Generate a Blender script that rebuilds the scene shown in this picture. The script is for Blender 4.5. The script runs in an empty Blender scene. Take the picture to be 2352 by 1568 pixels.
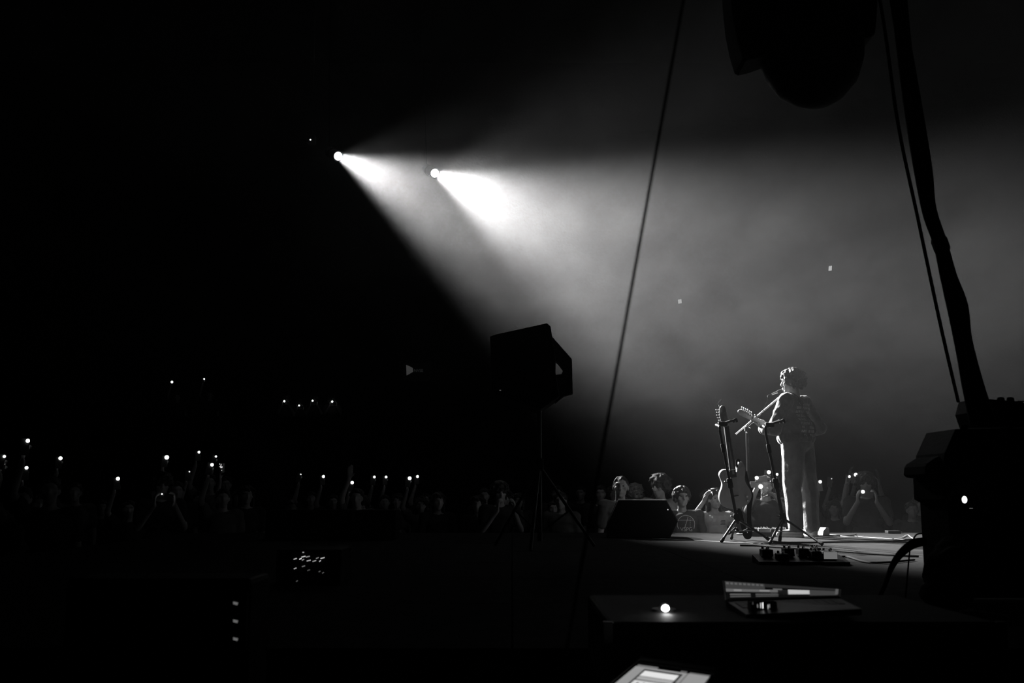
import bpy, bmesh, math, random
from mathutils import Vector, Matrix, Quaternion, noise
from mathutils.bvhtree import BVHTree

# ------------------------------------------------------------------ camera, world, light
S = bpy.context.scene
C = S.collection
F = 2287.0            # focal length in pixels of the 2352x1568 frame
EYE = 1.70            # eye height above the house floor
TH = math.atan((1130 - 784) / F)   # the horizon sits at pixel row 1130
V = Vector
R = math.radians

cam = bpy.data.cameras.new('camera')
camo = bpy.data.objects.new('camera', cam); C.objects.link(camo)
camo.location = (0, 0, EYE); camo.rotation_euler = (math.pi / 2 + TH, 0, 0)
cam.sensor_width = 36; cam.lens = 36 * F / 2352; cam.clip_start = 0.05; cam.clip_end = 200
cam.dof.use_dof = True; cam.dof.focus_distance = 10.2; cam.dof.aperture_fstop = 5.6
S.camera = camo
CAMROT = Matrix.Rotation(math.pi / 2 + TH, 3, 'X')


def P(px, py, Y):
    """world point seen at a pixel, at distance Y into the hall"""
    v = CAMROT @ V(((px - 1176) / F, (784 - py) / F, -1))
    return V((0, 0, EYE)) + v * (Y / v.y)


def G(px, py, z):
    """world point seen at a pixel, on the level z"""
    v = CAMROT @ V(((px - 1176) / F, (784 - py) / F, -1))
    return V((0, 0, EYE)) + v * ((z - EYE) / v.z)


w = bpy.data.worlds.new('dark hall'); S.world = w; w.use_nodes = True
w.node_tree.nodes['Background'].inputs[0].default_value = (0, 0, 0, 1)
w.node_tree.nodes['Background'].inputs[1].default_value = 0
vs_ = S.view_settings
vs_.view_transform = 'Standard'; vs_.look = 'None'; vs_.exposure = 0; vs_.gamma = 1; vs_.use_curve_mapping = False
S.cycles.use_denoising = True
S.cycles.volume_bounces = 1
S.cycles.volume_step_rate = 5.0
S.cycles.sample_clamp_indirect = 4.0
S.cycles.diffuse_bounces = 2; S.cycles.glossy_bounces = 2; S.cycles.max_bounces = 5
S.cycles.adaptive_threshold = 0.02

# the two follow spots at the back of the hall (their housings are built further down)
SPOTS = [   # lens pixel, distance, aim point, beam angle, edge softness, power
    ((1000, 398), 19.0, P(2090, 925, 9.6), 27.0, .85, 54000),
    ((778, 359), 19.0, P(2090, 980, 9.4), 25.0, .85, 40000),
]
HAZE_FILL = [(46.0, 1.0, 1200, P(2500, 600, 9.0)), (40.0, 1.0, 500, P(2500, 600, 9.0))]   # added fill spots at the lamps, aimed apart to brighten the upper haze
HAZE = 0.0035
for (pp, Y, aim, ang, blend, W), (sang, sbl, sW, saim) in zip(SPOTS, HAZE_FILL):
    p = P(*pp, Y)
    d = (aim - p).normalized()
    for a_, b_, e_, d_ in ((ang, blend, W, d), (sang, sbl, sW, (saim - p).normalized())):  # the real beam, then the added fill spot for the haze
        l = bpy.data.lights.new('follow_spot_or_fill', 'SPOT')
        o = bpy.data.objects.new('follow_spot_or_fill', l); C.objects.link(o)
        o.location = p + d * 0.03
        o.rotation_euler = d_.to_track_quat('-Z', 'Y').to_euler()
        l.spot_size = R(a_); l.spot_blend = b_; l.energy = e_; l.shadow_soft_size = 0.08

STAGE = 1.25          # stage height
rng = random.Random(7)

# ------------------------------------------------------------------ materials
MATS = {}


def mat(name, col, rough=0.6, metal=0.0, spec=0.5, bump=0.0, bscale=40.0, var=0.0, vscale=8.0, sheen=0.0):
    if name in MATS:
        return MATS[name]
    m = bpy.data.materials.new(name); m.use_nodes = True; MATS[name] = m
    nt = m.node_tree; b = nt.nodes['Principled BSDF']
    b.inputs['Base Color'].default_value = (col, col, col, 1)
    b.inputs['Roughness'].default_value = rough
    b.inputs['Metallic'].default_value = metal
    b.inputs['Specular IOR Level'].default_value = spec
    if sheen:
        b.inputs['Sheen Weight'].default_value = sheen
    tc = nt.nodes.new('ShaderNodeTexCoord')
    if var:
        n = nt.nodes.new('ShaderNodeTexNoise'); n.inputs['Scale'].default_value = vscale; n.inputs['Detail'].default_value = 6
        nt.links.new(tc.outputs['Object'], n.inputs['Vector'])
        mr = nt.nodes.new('ShaderNodeMapRange')
        mr.inputs['From Min'].default_value = .3; mr.inputs['From Max'].default_value = .7
        mr.inputs['To Min'].default_value = col * (1 - var); mr.inputs['To Max'].default_value = col * (1 + var)
        nt.links.new(n.outputs['Fac'], mr.inputs['Value'])
        nt.links.new(mr.outputs['Result'], b.inputs['Base Color'])
    if bump:
        n = nt.nodes.new('ShaderNodeTexNoise'); n.inputs['Scale'].default_value = bscale; n.inputs['Detail'].default_value = 4
        nt.links.new(tc.outputs['Object'], n.inputs['Vector'])
        bp = nt.nodes.new('ShaderNodeBump'); bp.inputs['Strength'].default_value = bump; bp.inputs['Distance'].default_value = .01
        nt.links.new(n.outputs['Fac'], bp.inputs['Height'])
        nt.links.new(bp.outputs['Normal'], b.inputs['Normal'])
    return m


def emit(name, strength, sample=False):
    if name in MATS:
        return MATS[name]
    m = bpy.data.materials.new(name); m.use_nodes = True; MATS[name] = m
    nt = m.node_tree; nt.nodes.clear()
    o = nt.nodes.new('ShaderNodeOutputMaterial'); e = nt.nodes.new('ShaderNodeEmission')
    e.inputs['Strength'].default_value = strength
    nt.links.new(e.outputs[0], o.inputs['Surface'])
    if not sample:
        m.cycles.emission_sampling = 'NONE'
    return m


BLACK = mat('black paint', .006, .7, spec=.08, bump=.15, bscale=60)
DARKM = mat('black powder coat', .012, .42, spec=.5)
RUBBER = mat('black rubber', .01, .8, spec=.2)
CHROME = mat('chrome', .75, .2, 1.0)
STEEL = mat('dull steel', .3, .4, 1.0)
FABRICB = mat('black cloth', .01, .95, spec=.1, bump=.3, bscale=90)
SKIN = mat('skin', .36, .5, spec=.4, bump=.05, bscale=60)
HAIR = mat('dark hair', .02, .5, spec=.4, bump=.5, bscale=90, var=.4, vscale=60)
FAIR = mat('fair hair', .3, .45, spec=.5, bump=.5, bscale=90, var=.4, vscale=60)
DENIM = mat('faded denim', .12, .85, sheen=.5, spec=.2, bump=.35, bscale=55, var=.25, vscale=9)
DARKJ = mat('dark trousers', .04, .85, spec=.2, bump=.3, bscale=50)
KNIT = mat('charcoal sweatshirt', .06, .9, sheen=.5, spec=.15, bump=.3, bscale=70, var=.2, vscale=12)
WHITE = mat('white cotton', .42, .9, spec=.2, bump=.25, bscale=60, var=.08)
GREYT = mat('grey cotton', .1, .9, spec=.2, bump=.25, bscale=60, var=.15)
DARKT = mat('dark cotton', .03, .9, spec=.2, bump=.25, bscale=60, var=.2)
PRINT = mat('pale print ink', .62, .8, spec=.2, var=.2, vscale=90)
SNEAK = mat('pale trainer leather', .55, .5, spec=.4)
SOLE = mat('white rubber sole', .7, .6)
EYEM = mat('dark eye', .05, .15)
LIPS = mat('lips', .22, .4)

# ------------------------------------------------------------------ mesh helpers


def grid_faces(bm, rings, closed=True, cap0=True, cap1=True):
    n = len(rings[0])
    for a, b in zip(rings[:-1], rings[1:]):
        for i in range(n if closed else n - 1):
            j = (i + 1) % n
            bm.faces.new((a[i], a[j], b[j], b[i]))
    if cap0:
        bm.faces.new(rings[0][::-1])
    if cap1:
        bm.faces.new(rings[-1])


def frame(d):
    d = d.normalized()
    u = d.cross(V((0, 0, 1)))
    if u.length < 1e-4:
        u = d.cross(V((1, 0, 0)))
    u.normalize()
    return u, u.cross(d).normalized()


def sweep(bm, pts, rad, n=10):
    """round tube along a polyline; rad is one radius or one for each point"""
    pts = [V(p) for p in pts]
    if not hasattr(rad, '__len__'):
        rad = [rad] * len(pts)
    u, v = frame(pts[1] - pts[0]); rings = []
    for i, p in enumerate(pts):
        d = (pts[min(i + 1, len(pts) - 1)] - pts[max(i - 1, 0)]).normalized()
        u = (u - d * u.dot(d)).normalized(); v = d.cross(u).normalized()
        rings.append([bm.verts.new(p + (u * math.cos(2 * math.pi * k / n) + v * math.sin(2 * math.pi * k / n)) * rad[i]) for k in range(n)])
    grid_faces(bm, rings)


def curve_pts(ctrl, n=8):
    """smooth path through control points"""
    c = [V(p) for p in ctrl]; out = []
    for i in range(len(c) - 1):
        p0, p1, p2, p3 = c[max(i - 1, 0)], c[i], c[i + 1], c[min(i + 2, len(c) - 1)]
        for k in range(n):
            t = k / n
            out.append(.5 * ((2 * p1) + (p2 - p0) * t + (2 * p0 - 5 * p1 + 4 * p2 - p3) * t * t + (3 * p1 - p0 - 3 * p2 + p3) * t ** 3))
    out.append(c[-1])
    return out


def ribbon(bm, pts, normals, width, thick):
    rings = []
    for i, p in enumerate(pts):
        d = (pts[min(i + 1, len(pts) - 1)] - pts[max(i - 1, 0)]).normalized()
        nn = normals[i] if isinstance(normals, list) else normals
        s = d.cross(nn).normalized(); nn = s.cross(d).normalized()
        rings.append([bm.verts.new(p + s * (a * width / 2) + nn * (b * thick / 2)) for a, b in ((-1, -1), (1, -1), (1, 1), (-1, 1))])
    grid_faces(bm, rings)


def box(bm, a, b, bevel=0.0, mtx=None):
    t = bmesh.new()
    bmesh.ops.create_cube(t, size=1)
    a, b = V(a), V(b)
    for v in t.verts:
        v.co = V(((a.x + b.x) / 2 + v.co.x * (b.x - a.x), (a.y + b.y) / 2 + v.co.y * (b.y - a.y), (a.z + b.z) / 2 + v.co.z * (b.z - a.z)))
    if bevel:
        bmesh.ops.bevel(t, geom=t.edges[:], offset=bevel, segments=2, affect='EDGES', profile=.5)
    merge(bm, t, mtx)


def merge(bm, t, mtx=None):
    if mtx is not None:
        t.transform(mtx)
    me = bpy.data.meshes.new('tmp'); t.to_mesh(me); t.free(); bm.from_mesh(me); bpy.data.meshes.remove(me)


def prism(bm, outline, a, b, bevel=0.0, mtx=None):
    """outline in (x, y), extruded from z = a to z = b"""
    t = bmesh.new()
    r0 = [t.verts.new((x, y, a)) for x, y in outline]; r1 = [t.verts.new((x, y, b)) for x, y in outline]
    grid_faces(t, [r0, r1])
    bmesh.ops.recalc_face_normals(t, faces=t.faces[:])
    if bevel:
        es = [e for e in t.edges if abs(e.verts[0].co.z - e.verts[1].co.z) < 1e-6]
        bmesh.ops.bevel(t, geom=es, offset=bevel, segments=2, affect='EDGES', profile=.5)
    merge(bm, t, mtx)


def lathe(bm, prof, n=24, mtx=None):
    """profile of (radius, z)"""
    t = bmesh.new()
    rings = [[t.verts.new((max(r, 1e-4) * math.cos(2 * math.pi * k / n), max(r, 1e-4) * math.sin(2 * math.pi * k / n), z)) for k in range(n)] for r, z in prof]
    grid_faces(t, rings)
    bmesh.ops.recalc_face_normals(t, faces=t.faces[:])
    merge(bm, t, mtx)


def ell(bm, c, r, rot=None, seg=16):
    m = Matrix.Translation(V(c)) @ ((rot.to_4x4()) if rot is not None else Matrix.Identity(4)) @ Matrix.Diagonal((r[0], r[1], r[2], 1))
    bmesh.ops.create_uvsphere(bm, u_segments=seg, v_segments=max(8, seg // 2), radius=1, matrix=m)


def caps(bm, p0, p1, r0, r1, n=10):
    """tapered round-ended limb segment"""
    p0, p1 = V(p0), V(p1); d = p1 - p0; L = d.length
    if L < 1e-5:
        ell(bm, p0, (r0, r0, r0), seg=10); return
    d.normalize(); u, v = frame(d); rings = []
    for k in range(4):
        a = -math.pi / 2 + (k + .35) * math.pi / 2 / 4
        rings.append((p0 + d * (r0 * math.sin(a)), r0 * math.cos(a)))
    for t in (0, .5, 1):
        rings.append((p0 + d * (L * t), r0 + (r1 - r0) * t))
    for k in range(4):
        a = (k + .65) * math.pi / 2 / 4
        rings.append((p1 + d * (r1 * math.sin(a)), r1 * math.cos(a)))
    rr = [[bm.verts.new(c + (u * math.cos(2 * math.pi * i / n) + v * math.sin(2 * math.pi * i / n)) * r) for i in range(n)] for c, r in rings]
    grid_faces(bm, rr)


def link(name, me, m, parent=None, smooth=False):
    o = bpy.data.objects.new(name, me); C.objects.link(o)
    if m is not None and not me.materials:
        me.materials.append(m)
    if smooth:
        for p in me.polygons:
            p.use_smooth = True
    if parent is not None:
        o.parent = parent
    return o


def obj(name, bm, m, parent=None, smooth=False, world=False):
    """bmesh -> one object; world=True: geometry given in world coordinates"""
    bmesh.ops.recalc_face_normals(bm, faces=bm.faces[:])
    if world and parent is not None:
        q = parent
        loc = V((0, 0, 0))
        while q is not None:
            loc += q.location; q = q.parent
        bm.transform(Matrix.Translation(-loc))
    me = bpy.data.meshes.new(name); bm.to_mesh(me); bm.free()
    if smooth:
        me.set_sharp_from_angle(angle=R(40)) if hasattr(me, 'set_sharp_from_angle') else None
    return link(name, me, m, parent, smooth)


def tag(o, label, cat, group=None):
    o['label'] = label; o['category'] = cat
    if group:
        o['group'] = group
    return o


def thing(name, label, cat, loc=(0, 0, 0), rz=0.0, group=None):
    o = bpy.data.objects.new(name, None); C.objects.link(o)
    o.empty_display_size = .1
    o.location = loc; o.rotation_euler = (0, 0, rz)
    return tag(o, label, cat, group)


def struct(name, bm, m):
    o = obj(name, bm, m); o['kind'] = 'structure'; return o


def rootmesh(name, bm, m, label, cat, base, group=None, smooth=False):
    """a thing that is one mesh, its origin moved to base"""
    bm.transform(Matrix.Translation(-V(base)))
    o = obj(name, bm, m, smooth=smooth); o.location = base
    return tag(o, label, cat, group)


def remesh(bm, voxel, smooth=4, wrinkle=0.0, wf=(14, 14, 5), seed=0.0, hem=None):
    """weld overlapping volumes into one continuous skin"""
    me = bpy.data.meshes.new('tmp'); bm.to_mesh(me); bm.free()
    o = bpy.data.objects.new('tmp', me); C.objects.link(o)
    md = o.modifiers.new('r', 'REMESH'); md.mode = 'VOXEL'; md.voxel_size = voxel
    if smooth:
        sm = o.modifiers.new('s', 'SMOOTH'); sm.factor = .5; sm.iterations = smooth
    dg = bpy.context.evaluated_depsgraph_get(); dg.update()
    out = bpy.data.meshes.new_from_object(o.evaluated_get(dg))
    bpy.data.objects.remove(o); bpy.data.meshes.remove(me)
    if wrinkle:
        ns = [v.normal.copy() for v in out.vertices]
        for v, nn in zip(out.vertices, ns):
            q = V((v.co.x * wf[0] + seed, v.co.y * wf[1], v.co.z * wf[2] + v.co.x * wf[2]))
            k = 1 - abs(noise.noise(q)) * 2.2
            v.co += nn * (wrinkle * (k + .5 * noise.noise(q * 2.3)))
    for p in out.polygons:
        p.use_smooth = True
    return out


# ------------------------------------------------------------------ the setting
WALLM = mat('black wall drape', .006, .95, spec=.0, bump=.4, bscale=12)
FLOORM = mat('dark concrete floor', .02, .9, spec=.05, var=.4, vscale=3)
b = bmesh.new(); box(b, (-20, -3, -.2), (20, 34, 0)); struct('floor', b, FLOORM)
b = bmesh.new(); box(b, (-20, -3, 17), (20, 34, 17.2)); struct('ceiling', b, WALLM)
b = bmesh.new(); box(b, (-20, 34, 0), (20, 34.2, 17)); struct('wall_back', b, WALLM)
b = bmesh.new(); box(b, (-20.2, -3, 0), (-20, 34, 17)); struct('wall_left', b, WALLM)
b = bmesh.new(); box(b, (20, -3, 0), (20.2, 34, 17)); struct('wall_right', b, WALLM)
BALC = 2.75
b = bmesh.new(); box(b, (-20, 26.8, BALC - .3), (-2.5, 33.9, BALC)); box(b, (-20, 26.6, BALC - .45), (-2.5, 26.8, BALC + .95)); o = struct('balcony', b, WALLM)

# the stage: a skirted frame under separate plywood deck panels
DECK = mat('worn stage plywood', .0145, .9, spec=.04, bump=.25, bscale=30, var=.45, vscale=6)
SX0, SX1, SY0, SY1 = -3.6, 12.0, 3.0, 11.4
b = bmesh.new(); box(b, (SX0 + .03, SY0 + .03, 0), (SX1 - .03, SY1 - .03, STAGE - .02))
stage = struct('stage', b, FABRICB)
NX, NY = 13, 7
dx, dy = (SX1 - SX0) / NX, (SY1 - SY0) / NY
b = bmesh.new(); box(b, (-dx / 2 + .003, -dy / 2 + .003, -.02), (dx / 2 - .003, dy / 2 - .003, 0), .002)
pan = None
for i in range(NX):
    for j in range(NY):
        if pan is None:
            pan = obj('deck_panel', b, DECK, stage); o = pan
        else:
            o = pan.copy(); C.objects.link(o); o.parent = stage
        o.location = (SX0 + (i + .5) * dx, SY0 + (j + .5) * dy, STAGE + (.0004 if (i + j) % 2 else 0))

# pale tape line on the deck
b = bmesh.new(); ribbon(b, [G(1500, 1236.5, STAGE) + V((0, 0, .0025)), G(1772, 1250, STAGE) + V((0, 0, .0025))], V((0, 0, 1)), .035, .002)
rootmesh('tape_strip', b, mat('pale gaffer tape', .5, .5), 'thin pale tape line on the stage boards past the guitar stand feet', 'tape', G(1636, 1243, STAGE))

# ------------------------------------------------------------------ people
def hand(bm, wrist, along, palm, thumb, curl=.3, s=1.0, fr=.0088, spread=.25, tcurl=.3):
    """palm and five bent fingers; along = wrist to knuckles, palm = way the palm faces, thumb = side the thumb is on"""
    a = along.normalized(); n = (palm - a * palm.dot(a)).normalized(); t = (thumb - a * thumb.dot(a) - n * thumb.dot(n)).normalized()
    L = .092 * s
    lens = (.078, .086, .080, .063)
    for k in range(4):
        off = (1.5 - k) / 1.5
        base = wrist + a * .012 * s + t * off * .018 * s
        kn = wrist + a * (L - abs(off - .3) * .006) + t * off * .031 * s
        caps(bm, base, kn, .0145 * s, .0115 * s, 8)
        dirn = (a + t * off * spread * .3).normalized(); p = kn
        for q in range(3):
            cq = curl * (1.0 + .25 * q) * (1 + .08 * k)
            ax = dirn.cross(n)
            if ax.length > 1e-5:
                dirn = (Quaternion(ax.normalized(), cq) @ dirn).normalized()
            nx = p + dirn * lens[k] * s * (.45, .32, .23)[q]
            caps(bm, p, nx, fr * (1.06 - .1 * q) * s, fr * (.98 - .1 * q) * s, 8); p = nx
            n2 = n
    tb = wrist + a * .022 * s + t * .022 * s
    d1 = (a * .6 + t * .75 + n * .25).normalized(); p1 = tb + d1 * .036 * s
    caps(bm, tb, p1, .0145 * s, .011 * s, 8)
    d2 = (d1 * (1 - tcurl) + a * .5 + n * tcurl).normalized(); p2 = p1 + d2 * .030 * s
    caps(bm, p1, p2, .0105 * s, .0095 * s, 8)
    d3 = (d2 + n * tcurl * .8).normalized(); caps(bm, p2, p2 + d3 * .022 * s, .0095 * s, .008 * s, 8)


def head_frame(yaw, pitch, roll=0):
    return (Matrix.Rotation(yaw, 3, 'Z') @ Matrix.Rotation(pitch, 3, 'X') @ Matrix.Rotation(roll, 3, 'Y'))


def add_head(bm, c, rot, s=1.0):
    f = lambda x, y, z: V(c) + rot @ V((x * s, y * s, z * s))
    ell(bm, f(0, -.012, .025), (.076 * s, .094 * s, .088 * s), rot)
    ell(bm, f(0, .022, -.03), (.060 * s, .066 * s, .080 * s), rot)
    ell(bm, f(0, .055, -.085), (.030 * s, .026 * s, .024 * s), rot)          # chin
    caps(bm, f(0, .083, .022), f(0, .104, -.022), .0105 * s, .0145 * s, 8)     # nose
    ell(bm, f(0, .072, .038), (.052 * s, .020 * s, .012 * s), rot)           # brow
    ell(bm, f(0, .082, -.05), (.024 * s, .012 * s, .007 * s), rot)           # upper lip
    ell(bm, f(0, .080, -.061), (.020 * s, .012 * s, .007 * s), rot)          # lower lip
    for q in (-1, 1):
        ell(bm, f(q * .043, .060, -.012), (.022 * s, .020 * s, .020 * s), rot)   # cheek
        ell(bm, f(q * .076, -.008, -.005), (.009 * s, .020 * s, .031 * s), rot)  # ear


def add_hair(bm, c, rot, s, style, seed):
    r = random.Random(seed)
    f = lambda v: V(c) + rot @ (v * s)
    big = {'mop': 1.26, 'curly': 1.16, 'short': 1.05, 'crop': 1.03, 'long': 1.1, 'bun': 1.06}[style]
    ell(bm, f(V((0, -.022, .036))), (.078 * s * big, .092 * s * big, .084 * s * big), rot)
    N = {'mop': 260, 'curly': 190, 'short': 120, 'crop': 80, 'long': 120, 'bun': 90}[style]
    for k in range(N):
        z = r.uniform(-.75, 1); a = r.uniform(0, 2 * math.pi); q = math.sqrt(1 - z * z)
        d = V((q * math.cos(a), q * math.sin(a), z))
        low = -.55 if d.y < .1 else (.05 if d.y < .5 else .38)
        if style in ('short', 'crop'):
            low += .15
        if style == 'mop' and d.y < .2:
            low -= .15
        if d.z < low:
            continue
        p = V((d.x * .078, d.y * .094 - .014, d.z * .09 + .028)) * (big * .99)
        down = V((0, -.15, -1)); tang = (down - d * down.dot(d))
        if d.z > .85:
            tang = V((r.uniform(-1, 1), r.uniform(-.4, 1), -.2))
        tang = (tang.normalized() + V((r.uniform(-.5, .5), r.uniform(-.5, .5), r.uniform(-.2, .2)))).normalized()
        L = {'mop': .05, 'curly': .026, 'short': .03, 'crop': .016, 'long': .06, 'bun': .05}[style] * r.uniform(.7, 1.3)
        rr = {'mop': .0155, 'curly': .016, 'short': .011, 'crop': .009, 'long': .014, 'bun': .012}[style] * r.uniform(.8, 1.25)
        caps(bm, f(p), f(p + tang * L + d * L * {'mop': .06, 'crop': .1, 'curly': .3}.get(style, .16)), rr * s, rr * s * .55, 7)
    if style == 'long':
        for k in range(26):
            a = math.pi + (k / 25) * math.pi
            x, y = math.cos(a) * .082, math.sin(a) * .075 - .02
            caps(bm, f(V((x, y, .02))), f(V((x * 1.15, y * 1.05 - .01, -.24 + r.uniform(-.04, .04)))), .019 * s, .012 * s, 7)
    if style == 'bun':
        ell(bm, f(V((0, -.05, .14))), (.045 * s, .045 * s, .04 * s))


J0 = dict(hipL=(-.095, 0, .93), kneeL=(-.11, .03, .50), ankL=(-.12, -.02, .09), hipR=(.095, 0, .93), kneeR=(.11, .03, .50), ankR=(.12, -.02, .09),
          shL=(-.185, -.005, 1.425), elL=(-.235, -.03, 1.13), wrL=(-.235, .07, .88), shR=(.185, -.005, 1.425), elR=(.235, -.03, 1.13), wrR=(.235, .07, .88),
          neck=(0, -.015, 1.46), head=(0, .015, 1.625))


def build_person(spec):
    """meshes of one figure in its own frame (faces +Y, feet at z = 0): returns [(part name, mesh, material)]"""
    j = {k: V(v) for k, v in {**J0, **spec.get('j', {})}.items()}
    dz = spec.get('dz', 0.0)
    for k_ in ('neck', 'head', 'shL', 'shR'):
        j[k_].z += dz
    vox = spec.get('vox', .011); seed = spec.get('seed', 0); fem = spec.get('slim', 1.0)
    hrot = head_frame(*spec.get('hrot', (0, 0)))
    hs = spec.get('hs', 1.0)
    b = bmesh.new()
    add_head(b, j['head'], hrot, hs)
    caps(b, j['neck'] + V((0, 0, -.03)), j['head'] + V((0, -.012, -.04)), .058 * fem, .052 * fem)
    tor = [((0, .005, 1.36), (.17 * fem, .10, .10)), ((0, .01, 1.25), (.155 * fem, .105, .13)), ((0, 0, 1.08), (.135 * fem, .095, .13)), ((0, -.01, .95), (.155, .105, .11))]
    tor = [((c[0], c[1], c[2] + dz * max(0, min(1, (c[2] - .95) / .3))), r_) for c, r_ in tor]
    for c, r_ in tor:
        ell(b, c, r_)
    for q in 'LR':
        caps(b, j['neck'] + V((0, 0, -.02)), j['sh' + q], .05, .055 * fem)
        caps(b, j['sh' + q], j['el' + q], .053 * fem, .040 * fem); caps(b, j['el' + q], j['wr' + q], .040 * fem, .026)
        fa = (j['wr' + q] - j['el' + q]).normalized()
        hp = spec.get('hand' + q, {})
        side = -1 if q == 'L' else 1
        al = V(hp.get('along', fa)); pm = V(hp.get('palm', (-side, 0, 0))); th = V(hp.get('thumb', (0, 1, 0)))
        hand(b, j['wr' + q], al, pm, th, hp.get('curl', .3), spec.get('hands', 1.0), fr=hp.get('fr', .0088), tcurl=hp.get('tcurl', .3))
        caps(b, j['hip' + q], j['knee' + q], .08, .054); caps(b, j['knee' + q], j['ank' + q], .053, .036)
    out = [('body', remesh(b, spec.get('bvox', vox * .8), 2), spec.get('skin', SKIN))]
    # top
    b = bmesh.new(); k = spec.get('loose', 1.14)
    for c, r_ in tor[:3]:
        ell(b, V(c) + V((0, .003, 0)), (r_[0] * k, r_[1] * k * 1.05, r_[2] * 1.04))
    hw = spec.get('hemw', 1.0); ell(b, (0, .0, spec.get('hem', .98) + .10), (.158 * k * fem * hw, .118 * k * hw, .10))
    if hw > 1:
        ell(b, (0, 0, 1.1), (.158 * k * hw, .118 * k * hw * .98, .14))
    long_ = spec.get('sleeve', 'short') == 'long'
    for q in 'LR':
        caps(b, j['neck'] + V((0, -.005, -.045)), j['sh' + q] + V((0, 0, .002)), .062, .066 * k * fem)
        s_, e_, w_ = j['sh' + q], j['el' + q], j['wr' + q]
        if spec.get('sleeve') == 'none':
            caps(b, s_, s_ + (e_ - s_) * .08, .062 * k * fem, .06 * k * fem)
        elif long_:
            caps(b, s_, e_, .062 * k * fem, .056 * k); caps(b, e_, e_ + (w_ - e_) * .93, .056 * k, .043 * k)
        else:
            caps(b, s_, s_ + (e_ - s_) * .62, .062 * k * fem, .058 * k)
    out.append((spec.get('topname', 't_shirt'), remesh(b, vox, 4, spec.get('wr', .006), (11, 11, 6), seed), spec.get('top', DARKT)))
    # trousers
    b = bmesh.new(); kj = spec.get('baggy', 1.1)
    ell(b, (0, -.01, .95), (.155 * max(1, kj * .95), .112 * max(1, kj * .95), .12))
    for q in 'LR':
        h_, n_, a_ = j['hip' + q], j['knee' + q], j['ank' + q]
        caps(b, h_ + V((0, -.012, .0)), n_, .092 * kj, .066 * kj); caps(b, n_, a_ + V((0, 0, .01)), .066 * kj, .058 * kj)
    out.append((spec.get('legname', 'trousers'), remesh(b, vox, 3, spec.get('wrl', .006), (7, 7, 7), seed + 9), spec.get('legs', DARKJ)))
    # hair
    b = bmesh.new(); add_hair(b, j['head'], hrot, hs, spec.get('hair', 'short'), seed + 3)
    out.append(('hair', remesh(b, min(vox, .009) if vox > .009 else vox * .8, 1), spec.get('hairm', HAIR)))
    # shoes
    for q in 'LR':
        a_ = j['ank' + q]; yaw = spec.get('foot' + q, (-.2 if q == 'R' else .2))
        fd = V((-math.sin(yaw), math.cos(yaw), 0)); b = bmesh.new()
        heel = V((a_.x, a_.y, .035)) - fd * .035; toe = V((a_.x, a_.y, .032)) + fd * .165
        caps(b, heel, V((a_.x, a_.y, .045)) + fd * .06, .038, .042); caps(b, V((a_.x, a_.y, .04)) + fd * .05, toe, .042, .034); caps(b, heel + V((0, 0, .02)), V((a_.x, a_.y, .085)), .036, .038)
        for v in b.verts:
            v.co.z = max(v.co.z, .004)
        out.append(('shoe', remesh(b, max(.007, vox * .7), 2), spec.get('shoem', SNEAK)))
    return out


def place_person(meshes, label, loc, rz, scale=1.0, group=None, mats=None, cat='person'):
    t = thing('person', label, cat, loc, rz, group); t.scale = (scale,) * 3
    d = {}
    for nm, me, m in meshes:
        o = link(nm, me, m, t)
        if mats and nm in mats:
            o.material_slots[0].link = 'OBJECT'; o.material_slots[0].material = mats[nm]
        d[nm] = o
    return t, d


def add_eyes(t, head, hrot, s=1.0):
    for q in (-1, 1):
        b = bmesh.new(); ell(b, V(head) + hrot @ V((q * .031 * s, .077 * s, .012 * s)), (.0105 * s, .009 * s, .006 * s), hrot, 10)
        obj('eye', b, EYEM, t, True)


def project(points, bvh, direction, lift=.003):
    out = []
    for p in points:
        h = bvh.ray_cast(p - direction * .6, direction)
        out.append((h[0] - direction * lift) if h[0] is not None else None)
    return out


def bvh_of(me):
    return BVHTree.FromPolygons([v.co.copy() for v in me.vertices], [tuple(p.vertices) for p in me.polygons])


# ---- the singer, seen from behind
SB = G(1838, 1233, STAGE)
SY = SB.y
SPHI = R(46)
SM = Matrix.Translation(SB) @ Matrix.Rotation(SPHI, 4, 'Z')
SMI = SM.inverted()
L_ = lambda px, py, dy: SMI @ P(px, py, SY + dy)
face = V((-math.sin(SPHI), math.cos(SPHI), 0))
left = V((-math.cos(SPHI), -math.sin(SPHI), 0))
Rl = lambda v: (Matrix.Rotation(-SPHI, 3, 'Z') @ V(v))
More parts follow.
